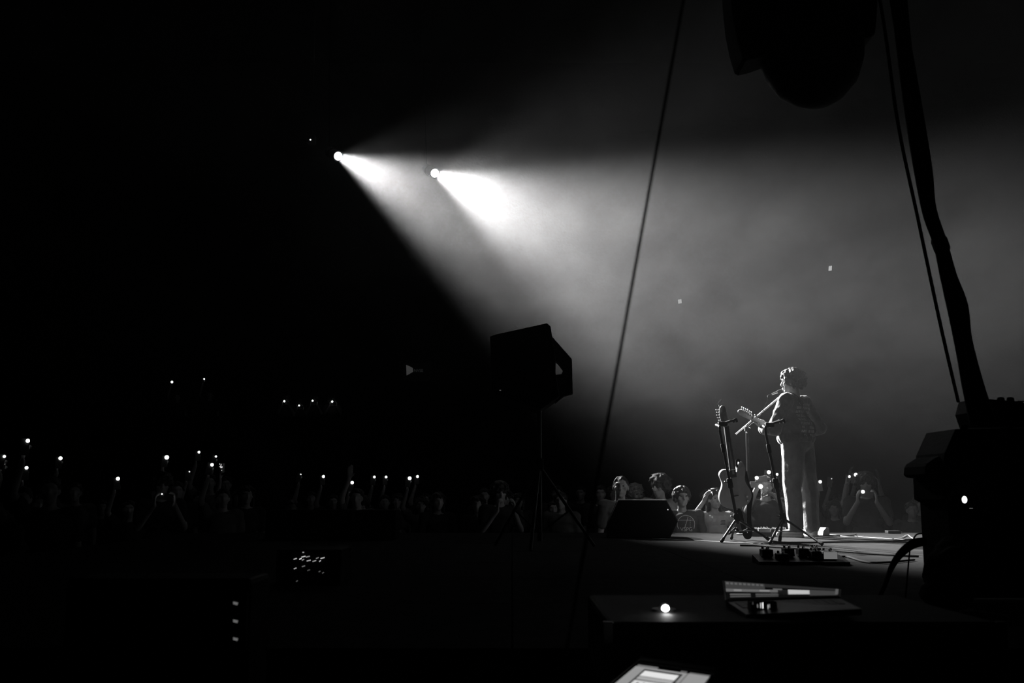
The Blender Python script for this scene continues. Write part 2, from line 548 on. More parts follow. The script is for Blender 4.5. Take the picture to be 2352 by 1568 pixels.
# his guitar: headstock tip and body end in the world
GT = P(1694, 946, SY - .12); GE0 = P(1868, 1022, SY + .33)
GX = (GT - GE0).normalized(); GE = GT - GX * .985
GZ = (face - GX * face.dot(GX)).normalized(); GY = GZ.cross(GX)
gpt = lambda x, y, z: GE + GX * x + GY * y + GZ * z
hl = gpt(.70, 0, .012)
wl = gpt(.668, 0, -.03) + V((0, 0, -.075)); wr = gpt(.20, .03, .085) + V((0, 0, .02)) - GX * .06
spec = dict(vox=.0085, bvox=.0062, seed=2, hrot=(R(20), R(-2)), hair='mop', dz=-.055, top=KNIT, topname='sweatshirt', sleeve='long', loose=1.24, hem=.90, hemw=1.2, wr=.009,
            legs=DENIM, legname='jeans', baggy=1.36, hs=1.0,
            j=dict(head=(-.008, .02, 1.632),
                   hipL=(-.085, 0, .93), kneeL=L_(1820, 1125, -.10), ankL=L_(1828, 1208, -.06), hipR=(.09, 0, .93), kneeR=L_(1858, 1125, .08), ankR=L_(1864, 1211, .06),
                   elL=L_(1779, 985, -.14), wrL=SMI @ wl, elR=L_(1883, 982, .24), wrR=SMI @ wr),
            handL=dict(along=Rl(V((0, 0, 1)) + GZ * .25), palm=Rl(GZ * .9 - GX * .1), thumb=Rl(GX * -1.0) * -1, curl=.75, tcurl=.1, fr=.0092),
            handR=dict(along=Rl(GX * .6 + V((0, 0, -.6))), palm=Rl(-GZ), thumb=Rl(GX), curl=.45, fr=.0092),
            footL=R(20), footR=R(-25))
smesh = build_person(spec)
singer, sparts = place_person(smesh, 'singer with a guitar seen from behind in a printed sweatshirt and loose jeans', SB, SPHI)
add_eyes(singer, V(spec['j']['head']) + V((0, 0, -.055)), head_frame(*spec['hrot']))
# the pale print on his back: rows of blocky lettering that follow the cloth
sw = [m for n_, m, _ in smesh if n_ == 'sweatshirt'][0]
sbvh = bvh_of(sw)
b = bmesh.new(); r_ = random.Random(5)
back = V((0, 1, 0))


def cloth_quad(bm, x0, x1, z0, z1, bvh, direction, lift=.0025):
    n = max(1, int((x1 - x0) / .014))
    row0 = project([V((x0 + (x1 - x0) * i / n, 0, z0)) for i in range(n + 1)], bvh, direction, lift)
    row1 = project([V((x0 + (x1 - x0) * i / n, 0, z1)) for i in range(n + 1)], bvh, direction, lift)
    for i in range(n):
        q = (row0[i], row0[i + 1], row1[i + 1], row1[i])
        if all(p is not None for p in q):
            bm.faces.new([bm.verts.new(p) for p in q])


for row in range(9):
    z = 1.33 - row * .040; x = -.13 + (.0 if row else .04)
    while x < .14:
        wd = r_.choice((.010, .015, .02, .024))
        h_ = .025
        if r_.random() < .86:
            cloth_quad(b, x, x + .0055, z, z + h_, sbvh, back)
            if wd > .012:
                cloth_quad(b, x + wd - .0055, x + wd, z, z + h_, sbvh, back)
                zz = r_.choice((z, z + h_ * .4, z + h_ - .005)); cloth_quad(b, x, x + wd, zz, zz + .005, sbvh, back)
        x += wd + .0075
obj('back_print', b, PRINT, singer)
# trainer soles
for q in 'LR':
    a_ = spec['j']['ank' + q]; yaw = spec['foot' + q]; fd = V((-math.sin(yaw), math.cos(yaw), 0)); sd = V((fd.y, -fd.x, 0))
    b = bmesh.new()
    pts = [(-.078, 0), (-.06, .036), (0, .042), (.09, .046), (.16, .038), (.2, .012), (.2, -.012), (.16, -.038), (.09, -.046), (0, -.042), (-.06, -.036)]
    prism(b, pts, 0, .022, .004, Matrix.Translation(V((a_.x, a_.y, .001))) @ Matrix.Rotation(yaw + math.pi / 2, 4, 'Z'))
    obj('shoe_sole', b, SOLE, singer)


# ------------------------------------------------------------------ guitars
GBODY = mat('pale guitar lacquer', .5, .25, spec=.5, var=.06, vscale=20)
GDARK = mat('dark guitar lacquer', .05, .2, spec=.6)
MAPLE = mat('maple neck', .3, .35, var=.2, vscale=30)
DFRET = mat('dark fretboard', .05, .45)
OUT = [(0, 0), (.004, .05), (.03, .115), (.08, .152), (.13, .16), (.18, .145), (.225, .12), (.265, .112), (.31, .122), (.342, .128), (.37, .113), (.384, .085), (.38, .05), (.372, .03),
       (.36, .028), (.345, -.028), (.352, -.045), (.38, -.052), (.412, -.064), (.43, -.086), (.424, -.112), (.392, -.13), (.345, -.132), (.27, -.114), (.225, -.118), (.18, -.14), (.13, -.158), (.08, -.152), (.03, -.115), (.004, -.05)]


def smooth_outline(o, n=3):
    pts = curve_pts([V((x, y, 0)) for x, y in o] + [V((o[0][0], o[0][1], 0))], n)
    return [(p.x, p.y) for p in pts[:-1]]


def guitar(label, mtx, bodym, fret, strings=True, tails=False, plain=False):
    loc = mtx.to_translation()
    t = thing('electric_guitar', label, 'guitar', loc); M = Matrix.Translation(-loc) @ mtx
    def part(name, fn, m, par=None, smooth=False):
        bm = bmesh.new(); fn(bm); bm.transform(M); return obj(name, bm, m, par or t, smooth)
    body = part('body', lambda q: prism(q, smooth_outline(OUT), -.044, 0, .004), bodym, smooth=True)
    part('pickguard', lambda q: prism(q, smooth_outline([(.2, -.03), (.2, -.1), (.25, -.1), (.31, -.115), (.36, -.12), (.385, -.1), (.37, -.075), (.335, -.05), (.33, .03), (.34, .08), (.3, .07), (.25, .03)]), .0003, .003), bodym if plain else GDARK, body)
    if plain:
        part('bridge', lambda q: box(q, (.118, -.026, .0003), (.128, .026, .008), .002), DARKM, body)
        part('pickup', lambda q: box(q, (.30, -.03, .0032), (.372, .03, .019), .003), DARKM, body)
        part('neck_socket', lambda q: box(q, (.372, -.036, -.004), (.377, .036, .0205), .001), CHROME, body)
    else:
        part('bridge', lambda q: box(q, (.085, -.037, .0003), (.165, .037, .006), .001), CHROME, body)
        part('pickup', lambda q: box(q, (.138, -.036, .006), (.154, .036, .012), .002), DARKM, body)
        part('pickup', lambda q: box(q, (.315, -.035, .003), (.332, .035, .010), .002), CHROME, body)
    for x in (.06, .1):
        part('knob', lambda q: lathe(q, [(.011, 0), (.011, .014), (.009, .017)], 14, Matrix.Translation((x, -.105, .001))), CHROME, body, True)
    part('neck_plate', lambda q: box(q, (.345, -.026, -.0465), (.41, .026, -.0442), .001), CHROME if bodym is GDARK else DARKM, body)
    for y in (-.02, -.012, -.004, .004, .012, .02):
        part('string_ferrule', lambda q: lathe(q, [(.0042, 0), (.0042, .0012), (.002, .0016)], 10, Matrix.Translation((.12, y, -.0442)) @ Matrix.Rotation(math.pi, 4, 'X')), DARKM, body)
    neck = part('neck', lambda q: sweep(q, [(.33, 0, -.004), (.42, 0, -.004), (.55, 0, -.005), (.78, 0, -.006), (.80, 0, -.008)], [.026, .024, .0225, .021, .019], 14), MAPLE, smooth=True)
    part('fretboard', lambda q: prism(q, [(.378 if plain else .3, -.028), (.79, -.0215), (.79, .0215), (.378 if plain else .3, .028)], .001, .016, .001), fret, neck)
    hd = part('headstock', lambda q: prism(q, smooth_outline([(.785, -.021), (.785, .021), (.81, .03), (.85, .042), (.89, .046), (.93, .045), (.965, .036), (.985, .014), (.975, -.012), (.95, -.02), (.9, -.024), (.84, -.027), (.81, -.027)]), -.014, .001, .002), MAPLE, smooth=True)
    for k in range(6):
        x = .825 + k * .0255
        y = .038 + (.008 if k > 1 else .0)
        def tuner(q, x=x, y=y):
            box(q, (x - .007, y - .024, -.026), (x + .007, y - .006, -.0142), .002)
            sweep(q, [(x, y - .008, -.02), (x, y + .008, -.02)], .0022, 8)
            ell(q, (x, y + .015, -.02), (.0055, .0095, .0075), seg=10)
            sweep(q, [(x, y - .02, 0), (x, y - .02, .012)], .0035, 8)
        part('tuner', tuner, CHROME, hd, True)
    part('nut', lambda q: box(q, (.788, -.0215, .001), (.793, .0215, .019)), mat('bone', .7), neck)
    if strings:
        for k in range(6):
            y = -.018 + k * .0072
            part('string', lambda q: sweep(q, [(.12, y * 1.4, .013), (.79, y, .0195), (.825 + k * .0255, .018 + (.008 if k > 1 else 0), .006)], .0006, 5), STEEL)
    if tails:   # untrimmed string ends curling off the pegs
        for k, (e1, e2) in enumerate((((1.0, .035, .02), (1.022, .012, .03)), ((1.01, .05, .0), (1.05, .01, .01)), ((.985, .06, .02), (1.01, .075, .04)), ((1.0, .03, -.03), (1.035, .0, -.04)))):
            part('string_end', lambda q: sweep(q, curve_pts([(.85 + k * .03, .02, .01), (.94 + k * .012, .045, .02), e1, e2], 5), .0011, 6), STEEL, hd)
    part('strap_button', lambda q: lathe(q, [(.004, 0), (.004, .008), (.008, .010), (.008, .013)], 12, Matrix.Translation((0, 0, -.022)) @ Matrix.Rotation(-math.pi / 2, 4, 'Y')), CHROME, body)
    part('strap_button', lambda q: lathe(q, [(.004, 0), (.004, .008), (.008, .010), (.008, .013)], 12, Matrix.Translation((.428, -.088, -.022)) @ Matrix.Rotation(math.pi / 2, 4, 'Y')), CHROME, body)
    return t, M


GM = Matrix((( GX.x, GY.x, GZ.x, GE.x), (GX.y, GY.y, GZ.y, GE.y), (GX.z, GY.z, GZ.z, GE.z), (0, 0, 0, 1)))
sg, _ = guitar('dark electric guitar slung on the singer, neck pointing left', GM, GDARK, DFRET)
# its strap runs over the left shoulder and down across the back
path = []
for x, z in ((-.07, 1.385), (-.055, 1.345), (-.02, 1.275), (.02, 1.21), (.06, 1.145), (.10, 1.09), (.135, 1.04)):
    h = sbvh.ray_cast(V((x, -.6, z)), V((0, 1, 0)))
    if h[0] is not None:
        path.append(SM @ (h[0] + V((0, -.004, 0))))
path = [gpt(.40, .1, -.03) + V((0, 0, .05)), SM @ V((-.105, .09, 1.385)), SM @ V((-.09, .02, 1.46)), SM @ V((-.08, -.05, 1.43))] + path + [SM @ V((.19, .02, 1.0)), gpt(.0, 0, -.022)]
ctr = SM @ V((0, .02, 1.2))
pp = curve_pts(path, 5)
b = bmesh.new(); ribbon(b, pp, [(p - ctr).normalized() for p in pp], .05, .003); obj('strap', b, mat('dark leather strap', .02, .6), sg, world=True)

# guitar on the stand: back towards the camera, head up
A0 = P(1694, 1167, 9.55); A1 = P(1661, 931, 9.40)
X_ = (A1 - A0).normalized(); Z_ = V((.12, -1, .08)); Z_ = (Z_ - X_ * Z_.dot(X_)).normalized(); Y_ = Z_.cross(X_)
A0 = A1 - X_ * .985
M2 = Matrix(((X_.x, Y_.x, Z_.x, A0.x), (X_.y, Y_.y, Z_.y, A0.y), (X_.z, Y_.z, Z_.z, A0.z), (0, 0, 0, 1)))
hg, _ = guitar('pale single-cutaway electric guitar hanging on a stand with loose string ends', M2, GBODY, DFRET, tails=True, plain=True)
g2 = lambda x, y, z: A0 + X_ * x + Y_ * y + Z_ * z
pp = curve_pts([g2(.43, -.088, -.02), g2(.452, -.082, -.01), g2(.45, -.058, .004), g2(.425, -.05, .008), g2(.385, -.05, .006)], 5)
b = bmesh.new(); ribbon(b, pp, V((0, -1, .1)), .02, .004); obj('strap', b, FABRICB, hg, world=True)
pp = curve_pts([g2(.37, -.125, -.045), g2(.28, -.14, -.05), g2(.2, -.15, -.05), g2(.1, -.168, -.05), g2(0, -.14, -.05), g2(-.1, -.115, -.045), g2(-.24, -.105, -.04), g2(-.285, -.085, -.03), g2(-.275, -.055, -.03), g2(-.15, -.04, -.04), g2(-.05, -.03, -.04), g2(-.008, 0, -.022)], 6)
pp = [V((p.x, p.y, max(p.z, STAGE + .03))) for p in pp]
b = bmesh.new(); ribbon(b, pp, V((-.15, -1, .1)), .045, .004); obj('strap', b, FABRICB, hg, world=True)


def guitar_stand(label, hub, top, feet, yokeR, Yt):
    base = V((hub.x, hub.y, STAGE))
    t = thing('guitar_stand', label, 'stand', base, group='hanging guitar stands')
    def part(name, fn, m, smooth=True, par=None):
        bm = bmesh.new(); fn(bm); return obj(name, bm, m, par or t, smooth, world=True)
    ax = (top - hub).normalized()
    col = hub + ax * ((top - hub).length * .40)
    part('lower_tube', lambda q: sweep(q, [hub - ax * .05, col], .0155, 14), DARKM)
    part('clutch', lambda q: sweep(q, [col - ax * .045, col - ax * .035, col + ax * .035, col + ax * .045], [.02, .026, .026, .02], 14), RUBBER)
    part('clutch_knob', lambda q: (sweep(q, [col, col + V((-.04, -.01, .01))], .006, 8), ell(q, col + V((-.045, -.011, .011)), (.010, .010, .010), seg=10)), STEEL)
    part('upper_tube', lambda q: sweep(q, [col, top], .012, 14), DARKM)
    mid = hub + ax * ((top - hub).length * .80)
    part('height_collar', lambda q: sweep(q, [mid - ax * .04, mid - ax * .03, mid + ax * .03, mid + ax * .04], [.014, .019, .019, .014], 12), RUBBER)
    nk = curve_pts([top, top + ax * .035 + V((.004, 0, 0)), yokeR + V((-.075, 0, -.012)), yokeR + V((-.03, 0, 0))], 6)
    part('neck_bend', lambda q: sweep(q, nk, .012, 12), DARKM)
    y = part('yoke', lambda q: (box(q, yokeR + V((-.06, -.03, -.022)), yokeR + V((.02, .02, .018)), .006)), RUBBER, False)
    d1 = V((.055, .05, .035)); d0 = V((.055, -.06, .03))
    for d in (d0, d1):
        part('yoke_arm', lambda q: (sweep(q, curve_pts([yokeR + V((-.02, 0, 0)), yokeR + d * .6, yokeR + d * 1.0 + V((.02, 0, 0)), yokeR + d * 1.15 + V((.03, 0, .004)), yokeR + d * 1.1 + V((.042, 0, -.022))], 5), .0105, 10)), RUBBER, True, y)
    part('hub', lambda q: sweep(q, [hub - ax * .03, hub - ax * .02, hub + ax * .03, hub + ax * .045], [.024, .032, .03, .02], 14), RUBBER)
    part('hub_knob', lambda q: (sweep(q, [hub, hub + V((-.045, -.02, .015))], .007, 8), ell(q, hub + V((-.05, -.022, .017)), (.013, .009, .009), seg=10)), STEEL)
    for f in feet:
        f = V((f.x, f.y, STAGE + .014))
        lg = part('leg', lambda q: sweep(q, [hub + V((0, 0, -.005)), hub * .8 + f * .2, f], .011, 10), DARKM)
        d = (f - hub).normalized()
        part('rubber_foot', lambda q: sweep(q, [f - d * .05, f - d * .03, f], [.013, .016, .0155], 10), RUBBER, True, lg)
        br = hub * .45 + f * .55
        part('brace', lambda q: sweep(q, [br, hub - ax * .12], .005, 8), STEEL, True, lg)
    return t


h1 = P(1692, 1190, 9.25); t1 = P(1653, 988, 9.12); yk1 = P(1664, 973, 9.28)
feet1 = [G(1657, 1247, STAGE), G(1680, 1239, STAGE), G(1769, 1244, STAGE)]
st1 = guitar_stand('black hanging guitar stand holding the pale guitar', h1, t1, feet1, yk1, 9.25)
h2 = P(1798, 1189, 9.1); t2 = P(1758, 990, 9.0); yk2 = P(1772, 975, 9.12)
feet2 = [G(1768, 1251, STAGE), G(1791, 1246, STAGE), G(1889, 1253, STAGE)]
st2 = guitar_stand('empty black guitar stand in front of the singer, its yoke bare', h2, t2, feet2, yk2, 9.1)
# lower foam rest of the first stand
b = bmesh.new(); c_ = P(1692, 1225, 9.25)
sweep(b, curve_pts([P(1690, 1212, 9.25), P(1700, 1222, 9.3), P(1716, 1216, 9.45)], 5), .011, 10); sweep(b, curve_pts([P(1690, 1212, 9.25), P(1676, 1224, 9.3), P(1672, 1224, 9.45)], 5), .011, 10)
obj('body_rest', b, RUBBER, st1, True, world=True)

# ------------------------------------------------------------------ microphone and its boom stand
mb = G(1719, 1228, STAGE)
mstand = thing('microphone_stand', 'boom microphone stand rising behind the hanging guitar', 'stand', mb)
mt = P(1714, 984, mb.y)
b = bmesh.new(); lathe(b, [(.13, 0), (.13, .012), (.11, .022), (.02, .03), (.014, .05)], 28, Matrix.Translation(mb)); obj('base', b, DARKM, mstand, True, world=True)
b = bmesh.new(); mm = mb + (mt - mb) * .55; sweep(b, [mb + V((0, 0, .03)), mm], .0125, 12); obj('lower_tube', b, DARKM, mstand, True, world=True)
b = bmesh.new(); sweep(b, [mm - V((0, 0, .05)), mm - V((0, 0, .04)), mm + V((0, 0, .04)), mm + V((0, 0, .05))], [.014, .02, .02, .014], 12); obj('clutch', b, RUBBER, mstand, True, world=True)
b = bmesh.new(); sweep(b, [mm, mt], .0085, 12); obj('upper_tube', b, DARKM, mstand, True, world=True)
b = bmesh.new(); box(b, mt + V((-.018, -.02, -.03)), mt + V((.018, .02, .02)), .006); obj('swivel', b, RUBBER, mstand, False, world=True)
for q in ((-.03, -.02, .0), (.034, -.02, .006), (-.004, -.03, -.045)):
    b = bmesh.new(); ell(b, mt + V(q), (.009, .009, .009), seg=10); obj('swivel_knob', b, CHROME, mstand, True, world=True)
B0 = P(1690, 997, mb.y - .02); B1 = P(1714, 977, mb.y - .02); B2 = P(1794, 909, SY + .12)
b = bmesh.new(); sweep(b, [B0, B1, B2], .0088, 12); obj('boom', b, mat('polished steel tube', .8, .25, 1.0), mstand, True, world=True)
bd = (B2 - B1).normalized(); bc = P(1743, 951, mb.y - .06)
b = bmesh.new(); bc = B1 + bd * (bc - B1).dot(bd); sweep(b, [bc - bd * .02, bc + bd * .02], .014, 12); ell(b, bc + V((-.006, -.004, .024)), (.011, .011, .011), seg=10); obj('boom_clamp', b, STEEL, mstand, True, world=True)
m0 = P(1773, 905, SY + .09); m1 = P(1809, 892, SY + .12); md = (m1 - m0).normalized()
mic = thing('microphone', 'handheld style microphone clipped at the singer mouth', 'microphone', m0)
b = bmesh.new(); sweep(b, [m0, m0 + md * .01, m1 - md * .055], [.009, .0105, .0145], 14); obj('handle', b, mat('satin grey metal', .5, .3, .8), mic, True, world=True)
b = bmesh.new(); sweep(b, [m1 - md * .058, m1 - md * .05, m1 - md * .02, m1 - md * .005, m1], [.017, .0235, .025, .018, .006], 16); obj('grille', b, mat('mesh grille', .35, .5, .9, bump=.8, bscale=300), mic, True, world=True)
b = bmesh.new(); cc = m0 + md * ((m1 - m0).length * .5); sweep(b, [cc - md * .03, cc + md * .03], .0175, 12); sweep(b, [cc, B2], .008, 8); obj('microphone_clip', b, RUBBER, mstand, True, world=True)
b = bmesh.new(); sweep(b, curve_pts([m0, m0 - md * .05, m0 + V((-.05, 0, -.07)), B1 + bd * .2 + V((0, 0, -.03)), B1 + V((.02, 0, -.02)), mt + V((.02, -.015, -.1)), mm + V((.018, -.015, 0)), mb + V((.02, -.015, .12)), mb + V((.12, -.2, .008))], 6), .003, 6)
obj('microphone_cable', b, RUBBER, mic, True, world=True)

# ------------------------------------------------------------------ front-row people
used = []


def front(label, px, topy, Y, spec, rz=math.pi, face_yaw=0.0):
    H = P(px, topy, Y).z
    s = H / (1.625 + .125 + (.025 if spec['hair'] in ('mop', 'curly') else 0))
    me = build_person(spec)
    p = P(px, topy, Y); used.append((p.x, p.y))
    t, d = place_person(me, label, (p.x, p.y, 0), rz, s)
    add_eyes(t, {**J0, **spec.get('j', {})}['head'], head_frame(*spec.get('hrot', (0, 0))), spec.get('hs', 1))
    return t, d, me, s


fv = dict(vox=.010, bvox=.0085)
front('close-cropped person in a pale top at the stage edge, left of the floor monitor', 1424, 1093, 11.8, dict(fv, hair='crop', top=GREYT, seed=11, hs=1.05, hrot=(R(-25), R(4))), math.pi + .3)
front('small fair-haired person between two taller fans behind the floor monitor', 1459, 1108, 12.9, dict(fv, hair='curly', hairm=FAIR, top=DARKT, seed=12, slim=.9, hrot=(R(20), R(-4))), math.pi + .1)
front('tall tousle-haired person in a white shirt behind the floor monitor', 1517, 1087, 12.55, dict(fv, hair='mop', top=WHITE, seed=13, hs=1.02, hrot=(R(-30), R(-8)), j=dict(head=(.01, .03, 1.62))), math.pi - .25)
tD, dD, meD, sD = front('curly-haired person in a grey shirt with a round emblem at the stage edge', 1565, 1113, 11.8, dict(fv, hair='curly', top=GREYT, seed=14, slim=.92, hrot=(R(10), R(5))), math.pi - .05)
# round emblem on the shirt
bv = bvh_of([m for n_, m, _ in meD if n_ == 't_shirt'][0]); dirn = V((0, -1, 0))
b = bmesh.new(); cz, cx, rad = 1.325, -.03, .105
def arc(bm, cx, cz, r0, r1, a0, a1, n):
    for i in range(n):
        q = []
        for r__, k in ((r0, i), (r1, i), (r1, i + 1), (r0, i + 1)):
            a = a0 + (a1 - a0) * k / n; q.append(V((cx + r__ * math.cos(a), 0, cz + r__ * math.sin(a))))
        q = project(q, bv, dirn, .003)
        if all(p is not None for p in q):
            bm.faces.new([bm.verts.new(p) for p in q])
arc(b, cx, cz, rad - .007, rad, -.5, math.pi + .5, 34)
cloth_quad(b, cx - .09, cx + .09, cz + .045, cz + .05, bv, dirn, .003)
for i in range(9):   # slanted stroke and a broken upright inside the ring
    cloth_quad(b, cx - .025 + .005 * i, cx - .019 + .005 * i, cz + .07 - .014 * i, cz + .085 - .014 * i, bv, dirn, .003)
    if i % 2 == 0:
        cloth_quad(b, cx - .05, cx - .044, cz + .06 - .012 * i, cz + .07 - .012 * i, bv, dirn, .003)
obj('emblem', b, PRINT, tD)


def lettering(text, size, loc, bv, dirn, m, parent, mirror):
    cu = bpy.data.curves.new('t', 'FONT'); cu.body = text; cu.size = size; cu.align_x = 'CENTER'
    o = bpy.data.objects.new('t', cu); C.objects.link(o)
    dg = bpy.context.evaluated_depsgraph_get(); dg.update()
    me = bpy.data.meshes.new_from_object(o.evaluated_get(dg)); bpy.data.objects.remove(o)
    bm = bmesh.new(); bm.from_mesh(me); bpy.data.meshes.remove(me)
    bad = []
    for v in bm.verts:
        p = V((loc[0] + (-v.co.x if mirror else v.co.x), loc[1], loc[2] + v.co.y))
        if bv is not None:
            q = project([p], bv, dirn, .003)[0]
            if q is None:
                bad.append(v); continue
            p = q
        v.co = p
    if bad:
        bmesh.ops.delete(bm, geom=bad, context='VERTS')
    return obj('lettering', bm, m, parent)


lettering('VSPG', .062, (cx, 0, cz - .075), bv, dirn, PRINT, tD, True)
spE = dict(fv, hair='long', top=WHITE, seed=15, slim=.86, sleeve='none', hrot=(R(12), R(3)),
           j=dict(elR=(.31, .10, 1.40), wrR=(.17, .16, 1.60), elL=(-.22, .0, 1.15)), handR=dict(along=(-.35, .2, .9), palm=(-.6, .6, -.2), thumb=(0, .3, -1), curl=.25))
tE, dE, meE, sE = front('long-haired person in a white sleeveless top with one hand raised to the forehead', 1640, 1123, 12.05, spE, math.pi + .05)
bvE = bvh_of([m for n_, m, _ in meE if n_ == 't_shirt'][0]); b = bmesh.new()
for i in range(4):
    cloth_quad(b, -.10, -.045 + .01 * (i % 2), 1.375 - i * .014, 1.383 - i * .014, bvE, dirn, .003)
obj('chest_print', b, mat('dark print ink', .06), tE)

# ------------------------------------------------------------------ crowd figures and phones
CV = dict(vox=.017, bvox=.0125, wr=.006)
PHONE_UP = dict(elR=(.27, .16, 1.60), wrR=(.20, .27, 1.86))
PHONE_MID = dict(elR=(.23, .12, 1.20), wrR=(.10, .36, 1.43), elL=(-.23, .12, 1.20), wrL=(-.10, .36, 1.43))
grip = dict(along=(0, .1, 1), palm=(-1, -.1, 0), thumb=(0, -1, .2), curl=.5, fr=.0105)
gripL = dict(along=(0, .1, 1), palm=(1, -.1, 0), thumb=(0, -1, .2), curl=.5, fr=.0105)
VAR = {
    'up': build_person(dict(CV, j=PHONE_UP, handR=grip, hair='short', seed=31)),
    'up2': build_person(dict(CV, j=PHONE_UP, handR=grip, hair='long', seed=32, slim=.88)),
    'mid': build_person(dict(CV, j=PHONE_MID, handR=grip, handL=gripL, hair='mop', seed=33)),
    'mid2': build_person(dict(CV, j=PHONE_MID, handR=grip, handL=gripL, hair='long', seed=34, slim=.88)),
    'stand': build_person(dict(CV, hair='short', seed=35)),
    'stand2': build_person(dict(CV, hair='long', seed=36, slim=.88)),
    'arms': build_person(dict(CV, j=dict(elR=(.28, .08, 1.62), wrR=(.24, .14, 1.88), elL=(-.26, .1, 1.60), wrL=(-.2, .18, 1.84)), handR=dict(curl=.15), handL=dict(curl=.15), hair='mop', seed=37)),
}
ANCH = {'up': V((.165, .325, 2.03)), 'mid': V((.04, .455, 1.545))}
TORCH = emit('phone torch', 4.0)
TORCHD = emit('dim phone torch', .6)
SCREEN = emit('dim phone screen', .25)
PHB = mat('phone back glass', .08, .3)
PHG = mat('pale phone case', .3, .5)


def phone(W, rz, roll, label, rad, group, dim=False, case=PHB):
    """phone with its torch at W; its back faces local +Y"""
    t = thing('phone', label, 'phone', W, rz, group)
    Mr = Matrix.Rotation(roll, 4, 'Y')
    b = bmesh.new(); box(b, (-.015, -.0085, -.125), (.058, 0, .022), .003, Mr); obj('case', b, case, t)
    b = bmesh.new(); box(b, (-.012, -.0095, -.122), (.055, -.0088, .019), 0, Mr); obj('screen', b, SCREEN, t)
    b = bmesh.new(); ell(b, (0, .004, 0), (rad, .006, rad), seg=12); obj('torch', b, TORCHD if dim else TORCH, t, True)
    return t


def holder(px, py, Y, plabel, hlabel, rad=.016, dim=False, floor=0.0, group='phone torches in the crowd', roll=None, hgroup='people holding up phones'):
    r1, r2 = rng.random(), rng.uniform(-.12, .12)
    for dY in (0, .5, -.5, .9, -.9, 1.4, 1.9, -1.4, 2.4, 3.0, 3.6):     # nearest free spot along the line of sight
        if floor and dY:
            break
        W = P(px, py, Y + dY); z = W.z - floor
        hi = z > 1.78
        kind = ('up' if hi else 'mid') + ('' if r1 < .55 else '2')
        an = ANCH['up' if hi else 'mid']; s = z / an.z
        rz = math.pi - math.atan2(W.x, W.y) + r2
        off = Matrix.Rotation(rz, 3, 'Z') @ (an * s)
        if all(math.hypot(W.x - off.x - a, W.y - off.y - c) > .66 for a, c in used):
            break
    place_person(VAR[kind], hlabel, (W.x - off.x, W.y - off.y, floor), rz, s, hgroup, {'t_shirt': rng.choice((DARKT, DARKT, GREYT)), 'shoe': DARKJ})
    used.append((W.x - off.x, W.y - off.y))
    rl = roll if roll is not None else (rng.uniform(-.2, .2) if hi else rng.choice((-1.5, 1.4)))
    phone(W, rz, rl, plabel, rad, group, dim)


